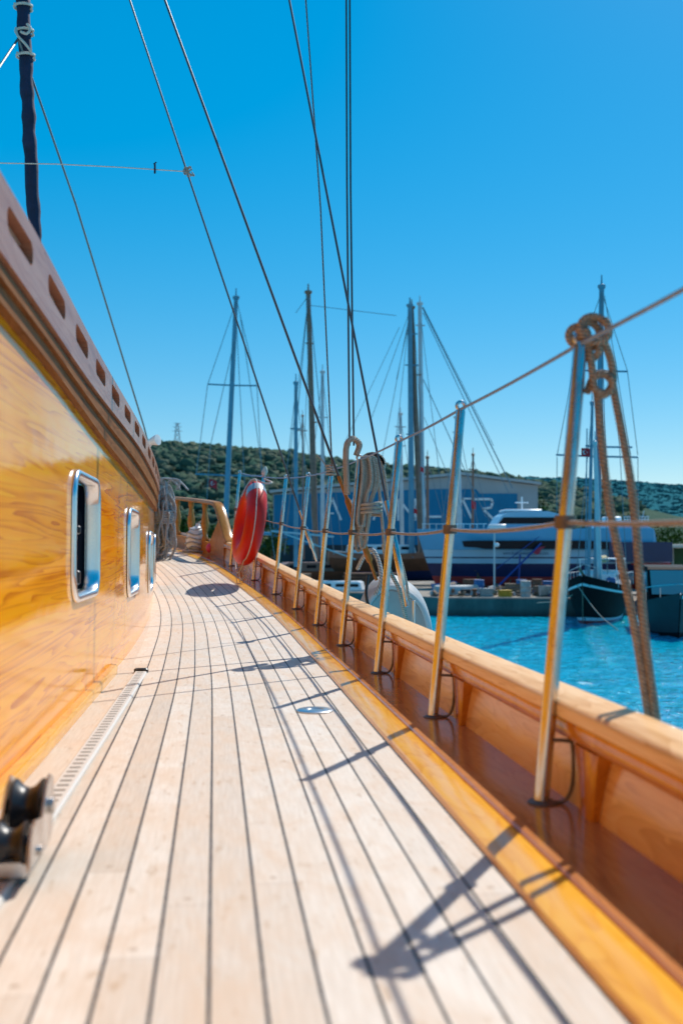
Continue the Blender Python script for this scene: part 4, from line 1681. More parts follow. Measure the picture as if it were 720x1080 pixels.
# M2 wooden mast gulet with M3 grey mast
x = at(318, 600, 66).x
b2 = thing('moored_gulet', 'brown hulled gulet with a tall brown wooden mast in front of the hangar', 'sailboat', (x, 68, 0), GB)
make_hull(b2, TM(x, 70, .3, R(200)), 13, 3.4, [(-.3, .4, M['red_paint']), (.4, 1.7, M['brown_hull'])], .5)
cabin(b2, TM(x, 70, .3, R(200)), -4.5, 1.8, 2.0, 1.6, .7, M['mast_wood'])
mast_px(b2, (333, 590), (325, 310), 68, .22, M['mast_wood'], [(362, 322, 331), (445, 326, 334)], [((325, 314), (300, 585), .02), ((325, 314), (306, 480)), ((326, 314), (352, 585), .02), ((326, 322), (418, 333)), ((325, 312), (312, 330)), ((326, 350), (316, 585))])
b3 = thing('moored_yacht', 'white yacht with a short blue grey mast beside the tall brown mast', 'sailboat', (at(312, 600, 63).x, 63, 0), GB)
x = at(342, 600, 60).x
make_hull(b3, TM(x, 60.5, .0, R(172)), 8.2, 2.8, [(-.4, .15, M['navy_paint']), (.15, .75, M['cream']), (.75, .95, M['brown_hull']), (.95, 1.12, M['white_paint'])], .35, stern=.7)
cabin(b3, TM(x, 60.5, 0, R(172)), -2.4, 2.2, 1.8, 1.05, .55, M['white_paint'])
mast_px(b3, (312, 598), (312, 406), 61, .14, M['mast_blue'], [(452, 306, 318)], [((312, 410), (292, 590)), ((312, 410), (334, 592))])
m_ = MB()
m_.tube([at(300, 563, 59), at(375, 590, 59)], .05, 6)
m_.tube([at(286, 560, 59.5), at(352, 566, 59.5)], .06, 6)
m_.build('boom', M['mast_grey'], b3)
b4 = thing('moored_yacht', 'yacht whose pale grey mast stands behind the braided rope', 'sailboat', (at(340, 600, 75).x, 75, 0), GB)
x = at(352, 600, 76).x
make_hull(b4, TM(x, 77, .6, R(15)), 9, 2.9, [(-.2, .4, M['navy_paint']), (.4, 1.3, M['white_paint'])], .35)
mast_px(b4, (340, 590), (340, 394), 75, .16, M['mast_grey'], [(440, 334, 346), (500, 333, 347)], [((340, 396), (318, 590)), ((340, 396), (362, 590))])
# M5-7 gulet with brown hull on the hard
x = at(412, 590, 70).x
b5 = thing('laid_up_gulet', 'brown gulet ashore with dark blue and brown masts close together', 'sailboat', (x, 70, QZ), GB)
make_hull(b5, TM(x + .3, 71, QZ + .5, R(8)), 9.5, 3.0, [(-.2, .5, M['navy_paint']), (.5, 1.35, M['brown_hull']), (1.35, 1.75, M['mast_wood'])], .5)
cabin(b5, TM(x + .3, 71, QZ + .5, R(8)), -3.4, 1.4, 1.9, 1.75, .65, M['white_paint'])
mast_px(b5, (434, 588), (432, 324), 70, .21, M['mast_blue'], [(352, 428, 440), (385, 427, 441), (458, 428, 441)], [((432, 328), (404, 585)), ((432, 328), (392, 440)), ((431, 340), (418, 400)), ((430, 340), (388, 560)), ((421, 345), (362, 470), .012)])
mast_px(b5, (444, 590), (434, 326), 70.3, .20, M['mast_wood'], [(395, 432, 444)], [((436, 330), (452, 585))])
mast_px(b5, (446, 588), (442.5, 322), 70.6, .19, M['mast_grey'], [(343, 438, 448)], [((445, 324), (540, 515), .028), ((446, 330), (536, 520), .018), ((446, 324), (520, 470), .014), ((444, 340), (470, 560), .014), ((446, 400), (512, 545), .02), ((447, 440), (490, 545), .014)])
b6 = thing('laid_up_yacht', 'yacht ashore with a slim grey mast between rope coil and blue mast', 'sailboat', (at(424, 600, 84).x, 84, QZ), GB)
x = at(424, 590, 84).x
make_hull(b6, TM(x - 1, 86, QZ + .6, R(170)), 9, 2.8, [(-.2, .5, M['navy_paint']), (.5, 1.5, M['white_paint'])], .35)
mast_px(b6, (424, 588), (422, 438), 84, .17, M['mast_grey'], [(450, 416, 428), (470, 416, 428)], [((422, 440), (400, 585)), ((422, 440), (446, 585))])
# two thin brown posts and the pale lattice pole near the second stanchion
for k, (pa, pb, Y, w, mk, lab) in enumerate((((450.5, 590), (450.5, 484), 78, .13, 'mast_wood', 'bare thin brown spar standing in the boatyard left of the second stanchion'),
                                            ((498, 560), (498.5, 481), 82, .11, 'mast_wood', 'thin dark brown spar with red pennants in front of the letter R'),
                                            ((484, 575), (482, 442), 72, .22, 'mast_grey', 'pale grey mast hidden partly by the second stanchion'),
                                            ((320, 590), (319, 440), 90, .1, 'mast_wood', 'slender spar in the yard left of the tall brown mast'))):
    o = thing('yard_spar', lab, 'spar', at(pa[0], pa[1], Y), 'spars standing in the boatyard')
    mast_px(o, pa, pb, Y, w, M[mk], [(pb[1] + 14, pb[0] - 5, pb[0] + 5)], [((pb[0], pb[1] + 2), (pa[0] - 22, 575)), ((pb[0], pb[1] + 2), (pa[0] + 24, 575))])
    if k == 1:
        flag(o, 497, 528, .4, .6, Y - .3, .3, .3, 'pennant', False)
# pink flags near the brown mast
for (px, py, lab) in ((443, 496, 'red pennant high on the brown gulet mast stay'), (436, 540, 'pale pink pennant low beside the brown gulet mast')):
    o = thing('pennant', lab, 'flag', at(px, py, 69.5), 'pennants on the laid up gulet')
    flag(o, px, py - 4, .30, .34, 69.5, .3, .4, 'cloth', False)
    m_ = MB(); m_.tube([at(px, py - 9, 69.5), at(px - .3, py + 12, 69.5)], .02, 5); m_.build('cord', M['stay'], o)

# ------------------------------------------------------------------ ferry
FD = 66.0
kx = FD / 1050.0


def fz(py):
    return at(360, py, FD).z


def fx(px):
    return at(px, 540, FD).x


fer = thing('ferry', 'white passenger ferry coloured shade-blue above, with navy and red lower hull hauled ashore', 'ferry', (fx(566), FD, QZ))
xb0, xb1 = fx(438), fx(694)
# side profile stations: (s, top py, half beam)
beam = 2.6


def fer_band(py0, py1, mat, x_of=None, inset0=0.0, inset1=0.0, stern_px=694, y_off=0.0, name='hull', bow=(437, 462)):
    """a horizontal band of the hull between two heights; bow flare taken from height."""
    mb = MB()
    rows = []
    for py in np.linspace(py0, py1, 4):
        u = (622 - py) / (622 - 552)       # 0 keel .. 1 sheer
        bx = fx(bow[1] + (bow[0] - bow[1]) * max(0, u) ** .8)
        sx_ = fx(stern_px)
        fr, bk = [], []
        for i in range(25):
            s = i / 24
            x = bx + (sx_ - bx) * s
            b = beam * (.55 + .45 * max(0, min(1, u)) ** .5) * (1 - max(0, 1 - s / .42) ** 2.2)
            fr.append(Vector((x, FD - b - y_off, fz(py)))); bk.append(Vector((x, FD + b + y_off, fz(py))))
        rows.append(fr + bk[::-1])
    mb.grid(rows, True)
    mb.add(rows[-1], [list(range(len(rows[-1])))])
    mb.add(rows[0], [list(range(len(rows[0])))[::-1]])
    return mb.build(name, mat, fer, True, 35)


fer_band(622, 607.5, M['red_paint'], name='bottom')
fer_band(607.4, 594, M['navy_paint'], name='topside')
fer_band(593.9, 580, M['shade_pale_blue'], name='bulwark')
fer_band(588.5, 587.2, M['navy_paint'], y_off=.025, name='stripe')
fer_band(579.9, 558, M['ferry_shade_blue'], stern_px=676, name='superstructure')
# window band
m_ = MB()
P = [(482, 571), (488, 570.5), (610, 570.5), (634, 572), (634, 579), (505, 579), (497, 577.5), (484, 577)]
zz = [Vector((fx(a), FD - beam - .03, fz(b))) for a, b in P]
m_.loft([[Vector((p.x, y, p.z)) for p in zz] for y in (FD - beam + .3, FD - beam - .06)])
m_.build('window_band', M['dark_glass'], fer, False)
# navy stern section and red stripe
m_ = MB()
m_.box((fx(662), FD - beam - .02, fz(582)), (fx(694) - fx(630), .12, fz(575) - fz(595)))
m_.build('stern_panel', M['navy_paint'], fer, False)
m_ = MB()
m_.box((fx(672), FD - beam - .09, fz(594)), (fx(694) - fx(654), .06, .12))
m_.build('stern_stripe', M['red_paint'], fer, False)
# bridge and upper works
m_ = MB()
P = [(516, 558), (524, 545), (530, 541), (572, 540), (584, 543), (590, 558)]
m_.loft([[Vector((fx(a), y, fz(b))) for a, b in P] for y in (FD - 1.7, FD + 1.7)])
br = m_.build('bridge', M['shade_pale_blue'], fer, False)
m_ = MB()
P = [(521, 553), (526, 546.5), (586, 546.5), (588, 553)]
m_.loft([[Vector((fx(a), y, fz(b))) for a, b in P] for y in (FD - 1.75, FD + 1.75)])
m_.build('window', M['dark_glass'], br, False)
m_ = MB()
m_.box((fx(548), FD, fz(539)), (2.4, 2.6, .16), None, .05)
m_.tube([(fx(550), FD, fz(540)), (fx(550), FD, fz(524))], .05, 6)
m_.tube([(fx(543), FD, fz(530)), (fx(557), FD, fz(530))], .04, 6)
m_.build('radar_mast', M['white_paint'], br)
m_ = MB()
P = [(628, 560), (632, 553), (640, 551), (668, 552), (678, 560), (680, 573), (676, 578), (628, 578)]
m_.loft([[Vector((fx(a), y, fz(b))) for a, b in P] for y in (FD - 2.3, FD + 2.3)])
m_.build('stern_house', M['shade_pale_blue'], fer, False)
m_ = MB()
m_.box((fx(640), FD - 1, fz(551)), (1.0, 1.2, .7), None, .06)
for k in range(9):
    xx = fx(648 + k * 3.0)
    m_.tube([(xx, FD - 2.2, fz(552)), (xx, FD - 2.2, fz(546))], .025, 5)
for py in (546, 549):
    m_.tube([(fx(647), FD - 2.2, fz(py)), (fx(673), FD - 2.2, fz(py))], .025, 5)
m_.build('railing', M['white_paint'], fer)
m_ = MB()
m_.tube([(fx(664.5), FD - 2.3, fz(553)), (fx(667.5), FD - 2.3, fz(540))], .03, 5)
m_.build('flagstaff', M['mast_grey'], fer)
flag(fer, 665.5, 541, .45, .6, FD - 2.3, .3, .5)
# bow rail and deck box
m_ = MB()
for k in range(10):
    xx = fx(444 + k * 7)
    m_.tube([(xx, FD - 1.2, fz(559)), (xx, FD - 1.2, fz(553))], .022, 5)
m_.tube([(fx(443), FD - 1.2, fz(553)), (fx(510), FD - 1.2, fz(553))], .022, 5)
m_.box((fx(518), FD - 2.4, fz(556.5)), (1.1, .5, .35), None, .05)
m_.build('bow_railing', M['white_paint'], fer)
# lettering and swoosh on the side (text is a font outline turned into mesh)
tcv = bpy.data.curves.new('lettering', 'FONT')
tcv.body = 'www.bodrumexpresslines.com'
tcv.size = .36
tcv.extrude = .004
to = bpy.data.objects.new('lettering_source', tcv)
COL.objects.link(to)
dgp = bpy.context.evaluated_depsgraph_get()
tme = bpy.data.meshes.new_from_object(to.evaluated_get(dgp))
bpy.data.objects.remove(to)
wtx = max(v.co.x for v in tme.vertices)
sc_ = (fx(569) - fx(523)) / wtx
tme.transform(Matrix.Translation((fx(523) - fer.location.x, FD - beam - .05 - fer.location.y, fz(584.8) - fer.location.z)) @ Matrix.Rotation(R(90), 4, 'X') @ Matrix.Diagonal((sc_, .9, 1, 1)))
tme.materials.append(M['navy_paint'])
to = bpy.data.objects.new('lettering', tme)
COL.objects.link(to); to.parent = fer
m_ = MB()
P = [(553, 582), (557, 578.5), (562, 576.5), (566, 576.5), (562, 579), (560, 583), (557, 585)]
m_.loft([[Vector((fx(a), y, fz(b))) for a, b in P] for y in (FD - beam - .02, FD - beam - .085)])
m_.build('red_emblem', simple('red_emblem_paint', (.5, .02, .06), .5), fer, False)
# keel blocks under the hull
for px in (478, 520, 565, 610, 655):
    m_ = MB()
    m_.box((fx(px), FD, QZ + .12), (.5, 3.2, .5), None, .03)
    o = m_.build('keel_block', M['wood_old'])
    tag(o, 'squat timber keel block under the hauled out ferry', 'keel block', 'keel blocks under the ferry')
for px in (468, 500, 535, 588, 628, 668):
    b0_ = Vector((fx(px), FD - 2.3, QZ))
    o = thing('boat_stand', 'dark steel tripod boat stand propping the ferry hull', 'boat stand', b0_, 'boat stands under the ferry')
    m_ = MB()
    tp = b0_ + Vector((0, .9, 1.25))
    for dx, dy in ((-.45, -.2), (.45, -.2), (0, .6)):
        m_.tube([b0_ + Vector((dx, dy, 0)), tp - Vector((0, .15, .35))], .045, 6)
    m_.tube([tp - Vector((0, .15, .4)), tp], .05, 6)
    m_.build('leg', M['rust'], o)
    m_ = MB()
    m_.box(tp, (.4, .12, .25), Matrix.Rotation(R(-35), 3, 'X'), .02)
    m_.build('pad', M['wood_old'], o)
# ladder and light pole
lo = thing('boarding_ladder', 'blue steel boarding ladder leaning up against the ferry side', 'ladder', at(520, 622, 62.5))
m_ = MB()
for oy in (0, .55):
    m_.tube([at(521 + oy * 1, 622, 62.6 - oy), at(570 + oy, 573, 63.2 - oy)], .05, 6)
m_.build('side_rail', M['ladder_blue'], lo)
m_ = MB()
for k in range(14):
    u = (k + .5) / 14
    m_.tube([at(521, 622, 62.6).lerp(at(570, 573, 63.2), u), at(521.5, 622, 62.05).lerp(at(570.5, 573, 62.65), u)], .035, 5)
m_.build('rung', M['mast_grey'], lo)
m_ = MB()
m_.tube([at(548, 585, 62.8), at(546, 625, 62.8)], .06, 6)
m_.tube([at(523, 600, 62.3), at(568, 566, 62.9)], .025, 5)
m_.build('prop', M['ladder_blue'], lo)
lp = thing('lamp_post', 'slim pale lamp post in front of the ferry hull', 'lamp post', at(521, 632, 56))
m_ = MB(); m_.tube([at(521, 633, 56), at(521, 562, 56)], .05, 8); m_.build('pole', M['mast_grey'], lp)
m_ = MB(); m_.lathe([(.04, 0), (.13, .05), (.15, .14), (.10, .22), (.01, .24)], at(523.5, 577, 55.9), (0, 0, 1), 12); m_.build('lamp_head', M['white_paint'], lp)

# ------------------------------------------------------------------ black gulet with mast and flag
x = at(622, 640, 47).x
T = TM(x + 1.2, 50.2, 0, R(-113))
bg = thing('black_gulet', 'black hulled gulet moored bow toward us with tall blue mast', 'sailboat', (x, 47, 0), GB)
make_hull(bg, T, 8.6, 2.9, [(-.6, .05, M['red_paint']), (.05, .18, M['white_paint']), (.18, 1.35, M['black_paint']), (1.35, 1.45, M['white_paint']), (1.45, 1.75, M['black_paint'])], .62, .55, .7)
cabin(bg, T, -3.2, .6, 1.9, 1.65, .8, M['white_paint'])
m_ = MB()
m_.tube([T @ Vector((3.9, 0, 2.2)), T @ Vector((5.4, 0, 2.65))], .07, 8)
m_.tube([T @ Vector((4.45, -.03, .15)), T @ Vector((4.62, 0, 2.05))], .03, 6)
m_.build('bowsprit', M['wood_old'], bg)
mast_px(bg, (628.5, 612), (634, 305), 48, .16, M['mast_blue'], [(391, 603, 661), (481, 586, 672)], [((634, 308), (604, 391), .012), ((604, 391), (587, 480), .012), ((587, 482), (586, 600), .012), ((634, 308), (661, 391), .012), ((661, 391), (672, 480), .012), ((672, 482), (673, 600), .012), ((637, 312), (664, 480), .012), ((634, 312), (640, 605), .016), ((650, 420), (660, 600), .012)])
mast_px(bg, (620, 612), (624, 428), 47.5, .09, M['mast_blue'], [(471, 617, 666)], [((624, 430), (608, 600), .012)])
mast_px(bg, (632, 612), (627, 470), 46.8, .12, M['mast_grey'], [], [])
m_ = MB()
m_.tube([at(617, 610, 46.5), at(618.5, 452, 46.5)], .03, 6)
fst = m_.build('flagstaff', M['mast_blue'], bg)
flag(bg, 612.5, 472.5, .43, .40, 46.4, .25, .05)
m_ = MB()
P = rrect(3.4, 2.0, .3, 3)
Tc = T @ Matrix.Translation((-1.6, 0, 3.0))
m_.loft([[Tc @ Vector((a, b, z + .1 * (1 - abs(b)))) for a, b in P] for z in (0, .05)])
for sx2 in (-1.5, 1.5):
    for sy in (-.9, .9):
        m_.tube([Tc @ Vector((sx2, sy, -1.2)), Tc @ Vector((sx2, sy, .05))], .03, 6)
m_.build('awning', M['white_paint'], bg)
m_ = MB()
m_.tube([T @ Vector((1.0, 0, 2.9)), T @ Vector((-2.2, .1, 3.0))], [.10, .16], 8)
for k in range(7):
    m_.tube([T @ Vector((.8 - k * .4, 0, 3.02)), T @ Vector((.6 - k * .4, .12, 3.12)), T @ Vector((.4 - k * .4, 0, 3.06))], .11, 7, sub=3)
m_.build('furled_mainsail', simple('cream_sailcloth', (.62, .50, .28), .8), bg)
rdm = random.Random(17)
for k in range(11):
    m_ = MB()
    q = T @ Vector((rdm.uniform(-3.0, 3.2), rdm.uniform(-.9, .9), 1.8))
    sz = rdm.uniform(.18, .5)
    m_.box(q + Vector((0, 0, sz * .4)), (sz * rdm.uniform(.7, 1.6), sz, sz * .8), Matrix.Rotation(rdm.uniform(0, 3), 3, 'Z'), .04)
    m_.build('deck_locker', rdm.choice([M['wood_old'], M['white_paint'], M['tyre'], M['yellow'], M['tarp_blue'], M['rust']]), bg, False)
for a, b_ in ((Vector((4.4, .3, 1.9)), at(566, 636, 51.5)), (Vector((4.4, -.3, 1.9)), at(655, 668, 43))):
    m_ = MB()
    p0 = T @ a
    m_.tube([p0, p0.lerp(b_, .5) - Vector((0, 0, .25)), b_], .022, 5, sub=5)
    m_.build('mooring_rope', M['rope_tan'], bg)
m_ = MB()
rd = random.Random(3)
for k in range(7):
    xx = -3.4 + k * .95
    m_.tube([T @ Vector((xx, -1.3, 1.7)), T @ Vector((xx, -1.3, 2.35))], .02, 5)
    m_.tube([T @ Vector((xx, 1.3, 1.7)), T @ Vector((xx, 1.3, 2.35))], .02, 5)
for s in (-1.3, 1.3):
    m_.tube([T @ Vector((-3.4, s, 2.35)), T @ Vector((2.3, s, 2.35)), T @ Vector((4.2, 0, 2.85))], .018, 5)
m_.build('railing', M['mast_grey'], bg)
for (px, py, Y) in ((676, 640, 47.5), (684, 640, 47.3)):
    c = at(px, py, Y)
    o = thing('tyre_fender', 'black rubber tyre fender hanging beside the gulet stern', 'tyre', c, 'tyre fenders by the gulet')
    m_ = MB()
    for k in range(1):
        rings = []
        for i in range(21):
            a = 2 * math.pi * i / 20
            cc_ = c + Vector((.12 * math.cos(a), 0, .33 * math.sin(a)))
            rings.append([cc_ + Vector((.16 * math.cos(b) * math.cos(a), .18 * math.sin(b), .17 * math.cos(b) * math.sin(a))) for b in [2 * math.pi * j / 10 for j in range(10)]])
        m_.grid(rings, True)
    m_.build('rubber', M['tyre'], o)
    m_ = MB(); m_.tube([c + Vector((0, 0, .4)), c + Vector((0, .1, 1.0))], .02, 5); m_.build('rope', M['stay'], o)

# ------------------------------------------------------------------ grey motor boat
x = at(722, 650, 40).x
T = TM(x + .1, 42.5, 0, R(-100))
mbt = thing('motor_boat', 'dark grey motor boat with black framed windscreen at the frame edge', 'motor boat', (x, 41, 0))
make_hull(mbt, T, 6.4, 2.6, [(-.4, .1, M['black_paint']), (.1, 1.05, M['grey_paint']), (1.05, 1.3, M['grey_paint'])], .55, .5, .85)
m_ = MB()
P = [(-2.2, 0), (-2.0, 1.5), (-1.7, 1.62), (.6, 1.55), (.75, 1.45), (1.35, .35), (1.4, 0)]
rings = [[T @ Vector((a, s * .95 * (1 - .06 * b), 1.25 + b)) for a, b in P] for s in (-1, 1)]
m_.loft(rings)
wh = m_.build('wheelhouse', M['black_paint'], mbt, False)
m_ = MB()
m_.loft([[T @ Vector((a, s * .80, 1.27 + b)) for a, b in ((.80, 1.40), (1.36, .42), (1.41, .42), (.85, 1.40))] for s in (-1, 1)])
for s in (-1, 1):
    m_.loft([[T @ Vector((a, s * (.97 + o - .05 * b), 1.27 + b)) for a, b in ((-1.8, .5), (-1.7, 1.35), (.5, 1.35), (1.0, .5))] for o in (-.04, .012)])
t = NT('pale_windscreen')
t.set(Base_Color=(.16, .30, .33), Roughness=.08)
m_.build('windscreen', t.m, wh, False)
m_ = MB()
m_.tube([T @ Vector((-1.0, 1.2, 1.5)), T @ Vector((1.4, 1.05, 1.95)), T @ Vector((3.0, .35, 2.15)), T @ Vector((3.1, -.3, 2.15)), T @ Vector((1.4, -1.05, 1.95)), T @ Vector((-1.0, -1.2, 1.5))], .025, 6, sub=4)
for a, b in ((1.4, 1.05), (1.4, -1.05), (2.4, .6), (2.4, -.6)):
    m_.tube([T @ Vector((a, b, 1.3)), T @ Vector((a, b, 2.0))], .02, 5)
m_.build('railing', M['steel_dull'], mbt)
m_ = MB()
m_.lathe([(.001, -.13), (.09, -.09), (.13, 0), (.09, .09), (.001, .13)], at(718, 629, 39.2), (0, 0, 1), 12)
m_.build('search_light', M['white_paint'], mbt)

# ------------------------------------------------------------------ shed, vehicles, clutter on the quay
sh = thing('shed', 'open sided shed with long pale flat roof at the hill foot', 'shed', at(720, 600, 80))
sh.location.z = QZ
m_ = MB()
a = at(692, 576, 80); b_ = at(790, 576, 80)
m_.box(((a.x + b_.x) / 2, 82, a.z), (b_.x - a.x, 6, .30), None, .04)
m_.build('roof', simple('pale_roof', (.62, .56, .48), .6), sh)
m_ = MB()
for px in (696, 728, 760, 786):
    p = at(px, 590, 80)
    for yy in (79.4, 84.4):
        m_.tube([(p.x, yy, QZ), (p.x, yy, a.z - .1)], .10, 8)
m_.build('post', M['mast_grey'], sh)
m_ = MB()
m_.box(((a.x + b_.x) / 2 + .4, 84.6, QZ + 1.4), (b_.x - a.x - 1, .15, 2.4), None, .02)
m_.build('back_wall', M['green_paint'], sh)


def car(name, label, c, rz, col, L=4.1):
    root = thing(name, label, 'car', c)
    T = TM(c[0], c[1], c[2], rz)
    mb = MB()
    P = [(-2.05, .32), (-2.05, .85), (-1.7, .95), (-1.25, 1.38), (.25, 1.42), (.95, .98), (1.9, .82), (2.05, .6), (2.05, .32)]
    rings = [[T @ Vector((x, s * .85 * (1 - .22 * max(0, z - .95)), z)) for x, z in P] for s in (-1, 1)]
    mb.loft(rings)
    mb.build('body', simple('car_paint', col, .3, 0, .03, 2, coat=.6), root, False)
    mb = MB()
    for s in (-1, 1):
        Q = [(-1.15, .98), (-.95, 1.32), (.15, 1.34), (.68, 1.0)]
        mb.loft([[T @ Vector((x, s * (.85 * (1 - .22 * max(0, z - .95)) + o), z)) for x, z in Q] for o in (-.02, .012)])
    mb.build('window', M['dark_glass'], root, False)
    for xx in (-1.25, 1.3):
        for s in (-1, 1):
            mb = MB()
            mb.lathe([(.06, -.1), (.3, -.1), (.32, -.05), (.32, .05), (.3, .1), (.06, .1)], T @ Vector((xx, s * .78, .32)), T.to_3x3() @ Vector((0, 1, 0)), 16)
            mb.build('wheel', M['tyre'], root)
    return root


p = at(713, 608, 62)
car('parked_car', 'red parked car behind the grey motor boat', (p.x, 62, QZ), R(10), (.45, .01, .02))


def drum(c, mat, lab):
    o = thing('oil_drum', lab, 'drum', c, 'drums and tubs on the quay')
    m_ = MB()
    m_.lathe([(.001, 0), (.29, 0), (.30, .02), (.285, .05), (.285, .28), (.30, .30), (.285, .32), (.285, .56), (.30, .58), (.285, .60), (.285, .84), (.30, .87), (.28, .88), (.001, .87)], c, (0, 0, 1), 16)
    m_.build('body', mat, o)
    m_ = MB(); m_.lathe([(.05, 0), (.05, .03), (.001, .03)], Vector(c) + Vector((.15, 0, .87)), (0, 0, 1), 8); m_.build('bung', M['dark_steel'], o)


def crate(c, s, mat, lab, rz=0):
    o = thing('crate', lab, 'crate', c, 'crates on the quay')
    Rz = Matrix.Rotation(rz, 3, 'Z')
    m_ = MB()
    n = 4
    for k in range(n):
        z = s[2] * (k + .5) / n
        for sy in (-1, 1):
            m_.box(Vector(c) + Rz @ Vector((0, sy * s[1] / 2, z)), (s[0], .03, s[2] / n * .8), Rz)
            m_.box(Vector(c) + Rz @ Vector((sy * s[0] / 2, 0, z)), (.03, s[1] - .06, s[2] / n * .8), Rz)
    m_.box(Vector(c) + Rz @ Vector((0, 0, .04)), (s[0] - .08, s[1] - .08, .05), Rz)
    m_.build('slat_side', mat, o, False)
    m_ = MB()
    m_.box(Vector(c) + Rz @ Vector((0, 0, s[2] + .03)), (s[0] + .06, s[1] + .06, .05), Rz, .01)
    m_.build('lid', mat, o, False)


def skiff(c, rz, mat, lab, L=2.6, upside=False):
    o = thing('skiff', lab, 'small boat', c, 'small boats on the quay')
    T = TM(c[0], c[1], c[2] + (.62 if upside else 0), rz) @ (Matrix.Rotation(math.pi, 4, 'X') if upside else Matrix.Identity(4))
    make_hull(o, T, L, 1.1, [(0.02, .2, mat), (.2, .55, mat)], .15, .4, .8, 14)
    m_ = MB()
    m_.box(T @ Vector((-.3, 0, .42)), (.24, .8, .04), T.to_3x3())
    m_.box(T @ Vector((.5, 0, .44)), (.22, .6, .04), T.to_3x3())
    m_.build('thwart', M['wood_old'], o, False)


def Q(px, Y):
    p = at(px, 625, Y)
    return Vector((p.x, Y, QZ))


skiff(Q(482, 55.5), R(10), M['worn_white'], 'white skiff upside down on the quay at the ferry bow', 2.6, True)
skiff(Q(470, 58.5), R(60), M['tarp_blue'], 'blue skiff standing behind the upturned white skiff', 2.3)
skiff(Q(592, 54.5), R(0), M['worn_white'], 'white skiff lying at the black gulet end of the quay', 2.4)
drum(Q(554, 54), M['worn_white'], 'white drum standing on the quay near the ladder')
drum(Q(549.5, 56), M['tarp_blue'], 'blue drum standing behind the white drum')
drum(Q(566, 57), M['rust'], 'rusty drum standing on the quay under the ferry')
drum(Q(505, 56), M['tarp_blue'], 'blue drum near the ladder foot on the quay')
crate(Q(532, 54.2), (.6, .5, .32), M['yellow'], 'low yellow crate on the quay edge', .2)
crate(Q(541, 56), (.9, .6, .6), M['wood_old'], 'weathered wooden crate on the quay behind the yellow one', -.2)
crate(Q(512, 54.5), (.7, .5, .4), M['worn_white'], 'small white crate on the quay edge', .1)
crate(Q(573, 55.5), (1.0, .6, .5), M['wood_old'], 'weathered wooden crate below the ferry stern half', .4)
crate(Q(581, 57.5), (.9, .7, .7), M['tarp_blue'], 'blue crate below the ferry stern half', -.1)
crate(Q(497, 57.5), (.8, .6, .8), M['rust'], 'tall rusty brown crate behind the small white crate', .3)
for k, (px, Y, lab) in enumerate(((500, 54.3, 'grey bollard on the quay left of the lamp post'), (584, 53.9, 'grey bollard on the quay near the gulet'))):
    c = Q(px, Y)
    m_ = MB()
    m_.lathe([(.16, 0), (.16, .04), (.10, .08), (.10, .30), (.17, .36), (.17, .42), (.05, .46), (.001, .46)], c, (0, 0, 1), 14)
    tag(m_.build('bollard', M['rust']), lab, 'bollard', 'bollards on the quay')
# heap of nets and ropes: countless
m_ = MB()
rd = random.Random(31)
for k in range(210):
    px = rd.uniform(455, 606)
    c = Q(px, rd.uniform(54, 60)) + Vector((0, 0, rd.uniform(.0, .25)))
    s = rd.uniform(.07, .30)
    Rz = Matrix.Rotation(rd.uniform(0, 3.1), 3, 'Z') @ Matrix.Rotation(rd.uniform(-.5, .5), 3, 'X')
    m_.cur = rd.randrange(5)
    m_.box(c + Vector((0, 0, s * .3)), (s * rd.uniform(.6, 2.2), s * rd.uniform(.6, 1.5), s * rd.uniform(.4, 1.1)), Rz, s * .1)
o = m_.build('litter', [M['wood_old'], M['worn_white'], M['tarp_blue'], M['tyre'], M['rust']], None, False)
o['kind'] = 'stuff'
o['label'] = 'low jumble of boatyard scraps strewn along the quay'

# trestle jetty and stacked timber behind the white yacht
jt = thing('jetty', 'weathered plank jetty on piles behind the cream hulled yacht', 'jetty', (at(330, 600, 64).x, 60, 0))
m_ = MB()
xj0, xj1 = at(283, 600, 58).x, at(410, 600, 58).x
m_.box(((xj0 + xj1) / 2, 58.6, .95), (xj1 - xj0, 1.6, .14))
m_.build('walkway', M['wood_old'], jt, False)
for k in range(8):
    m_ = MB()
    xx = xj0 + .3 + (xj1 - xj0 - .6) * k / 7
    m_.tube([(xx, 58, -1), (xx, 58, .9)], .1, 8)
    m_.build('pile', M['wood_old'], jt)
for k, (px, Y, zz_, ln, mk, lab) in enumerate(((300, 64, 2.3, 3.2, 'wood_old', 'stack of weathered planks in the yard beyond the bow rail'), (390, 66, 1.5, 3.4, 'rust', 'stack of rusty beams in front of the brown gulet'))):
    c = Q(px, Y)
    o = thing('timber_stack', lab, 'timber stack', c, 'stacked timber in the yard')
    m_ = MB()
    for j in range(5):
        for i in range(4):
            m_.box(c + Vector((rd.uniform(-.15, .15), -.6 + i * .4, .14 + j * .2)), (ln, .32, .14), None, .01)
    m_.build('plank', M[mk], o, False)

# low wall of dry grass / earth bank at the foot of the hill, and bushes by the shore
t = NT('dry_grass_bank')
n1 = t.noise(t.coord('Object'), .6, 6, .7)
t.set(Base_Color=t.ramp(n1, [(.3, (.05, .07, .02)), (.55, (.14, .15, .05)), (.75, (.28, .23, .12))]), Roughness=.95)
t.bump(n1, .8, .3)
m_ = MB()
rows = []
for j in range(12):
    v = j / 11
    rows.append([Vector((-60 + i * 1.6, 100 + 45 * v, QZ + .3 + 4.0 * v ** 1.3 + .35 * math.sin(i * .7 + j) + .25 * math.sin(i * 1.9))) for i in range(34)])
m_.grid(rows)
struct(m_.build('embankment', t.m))


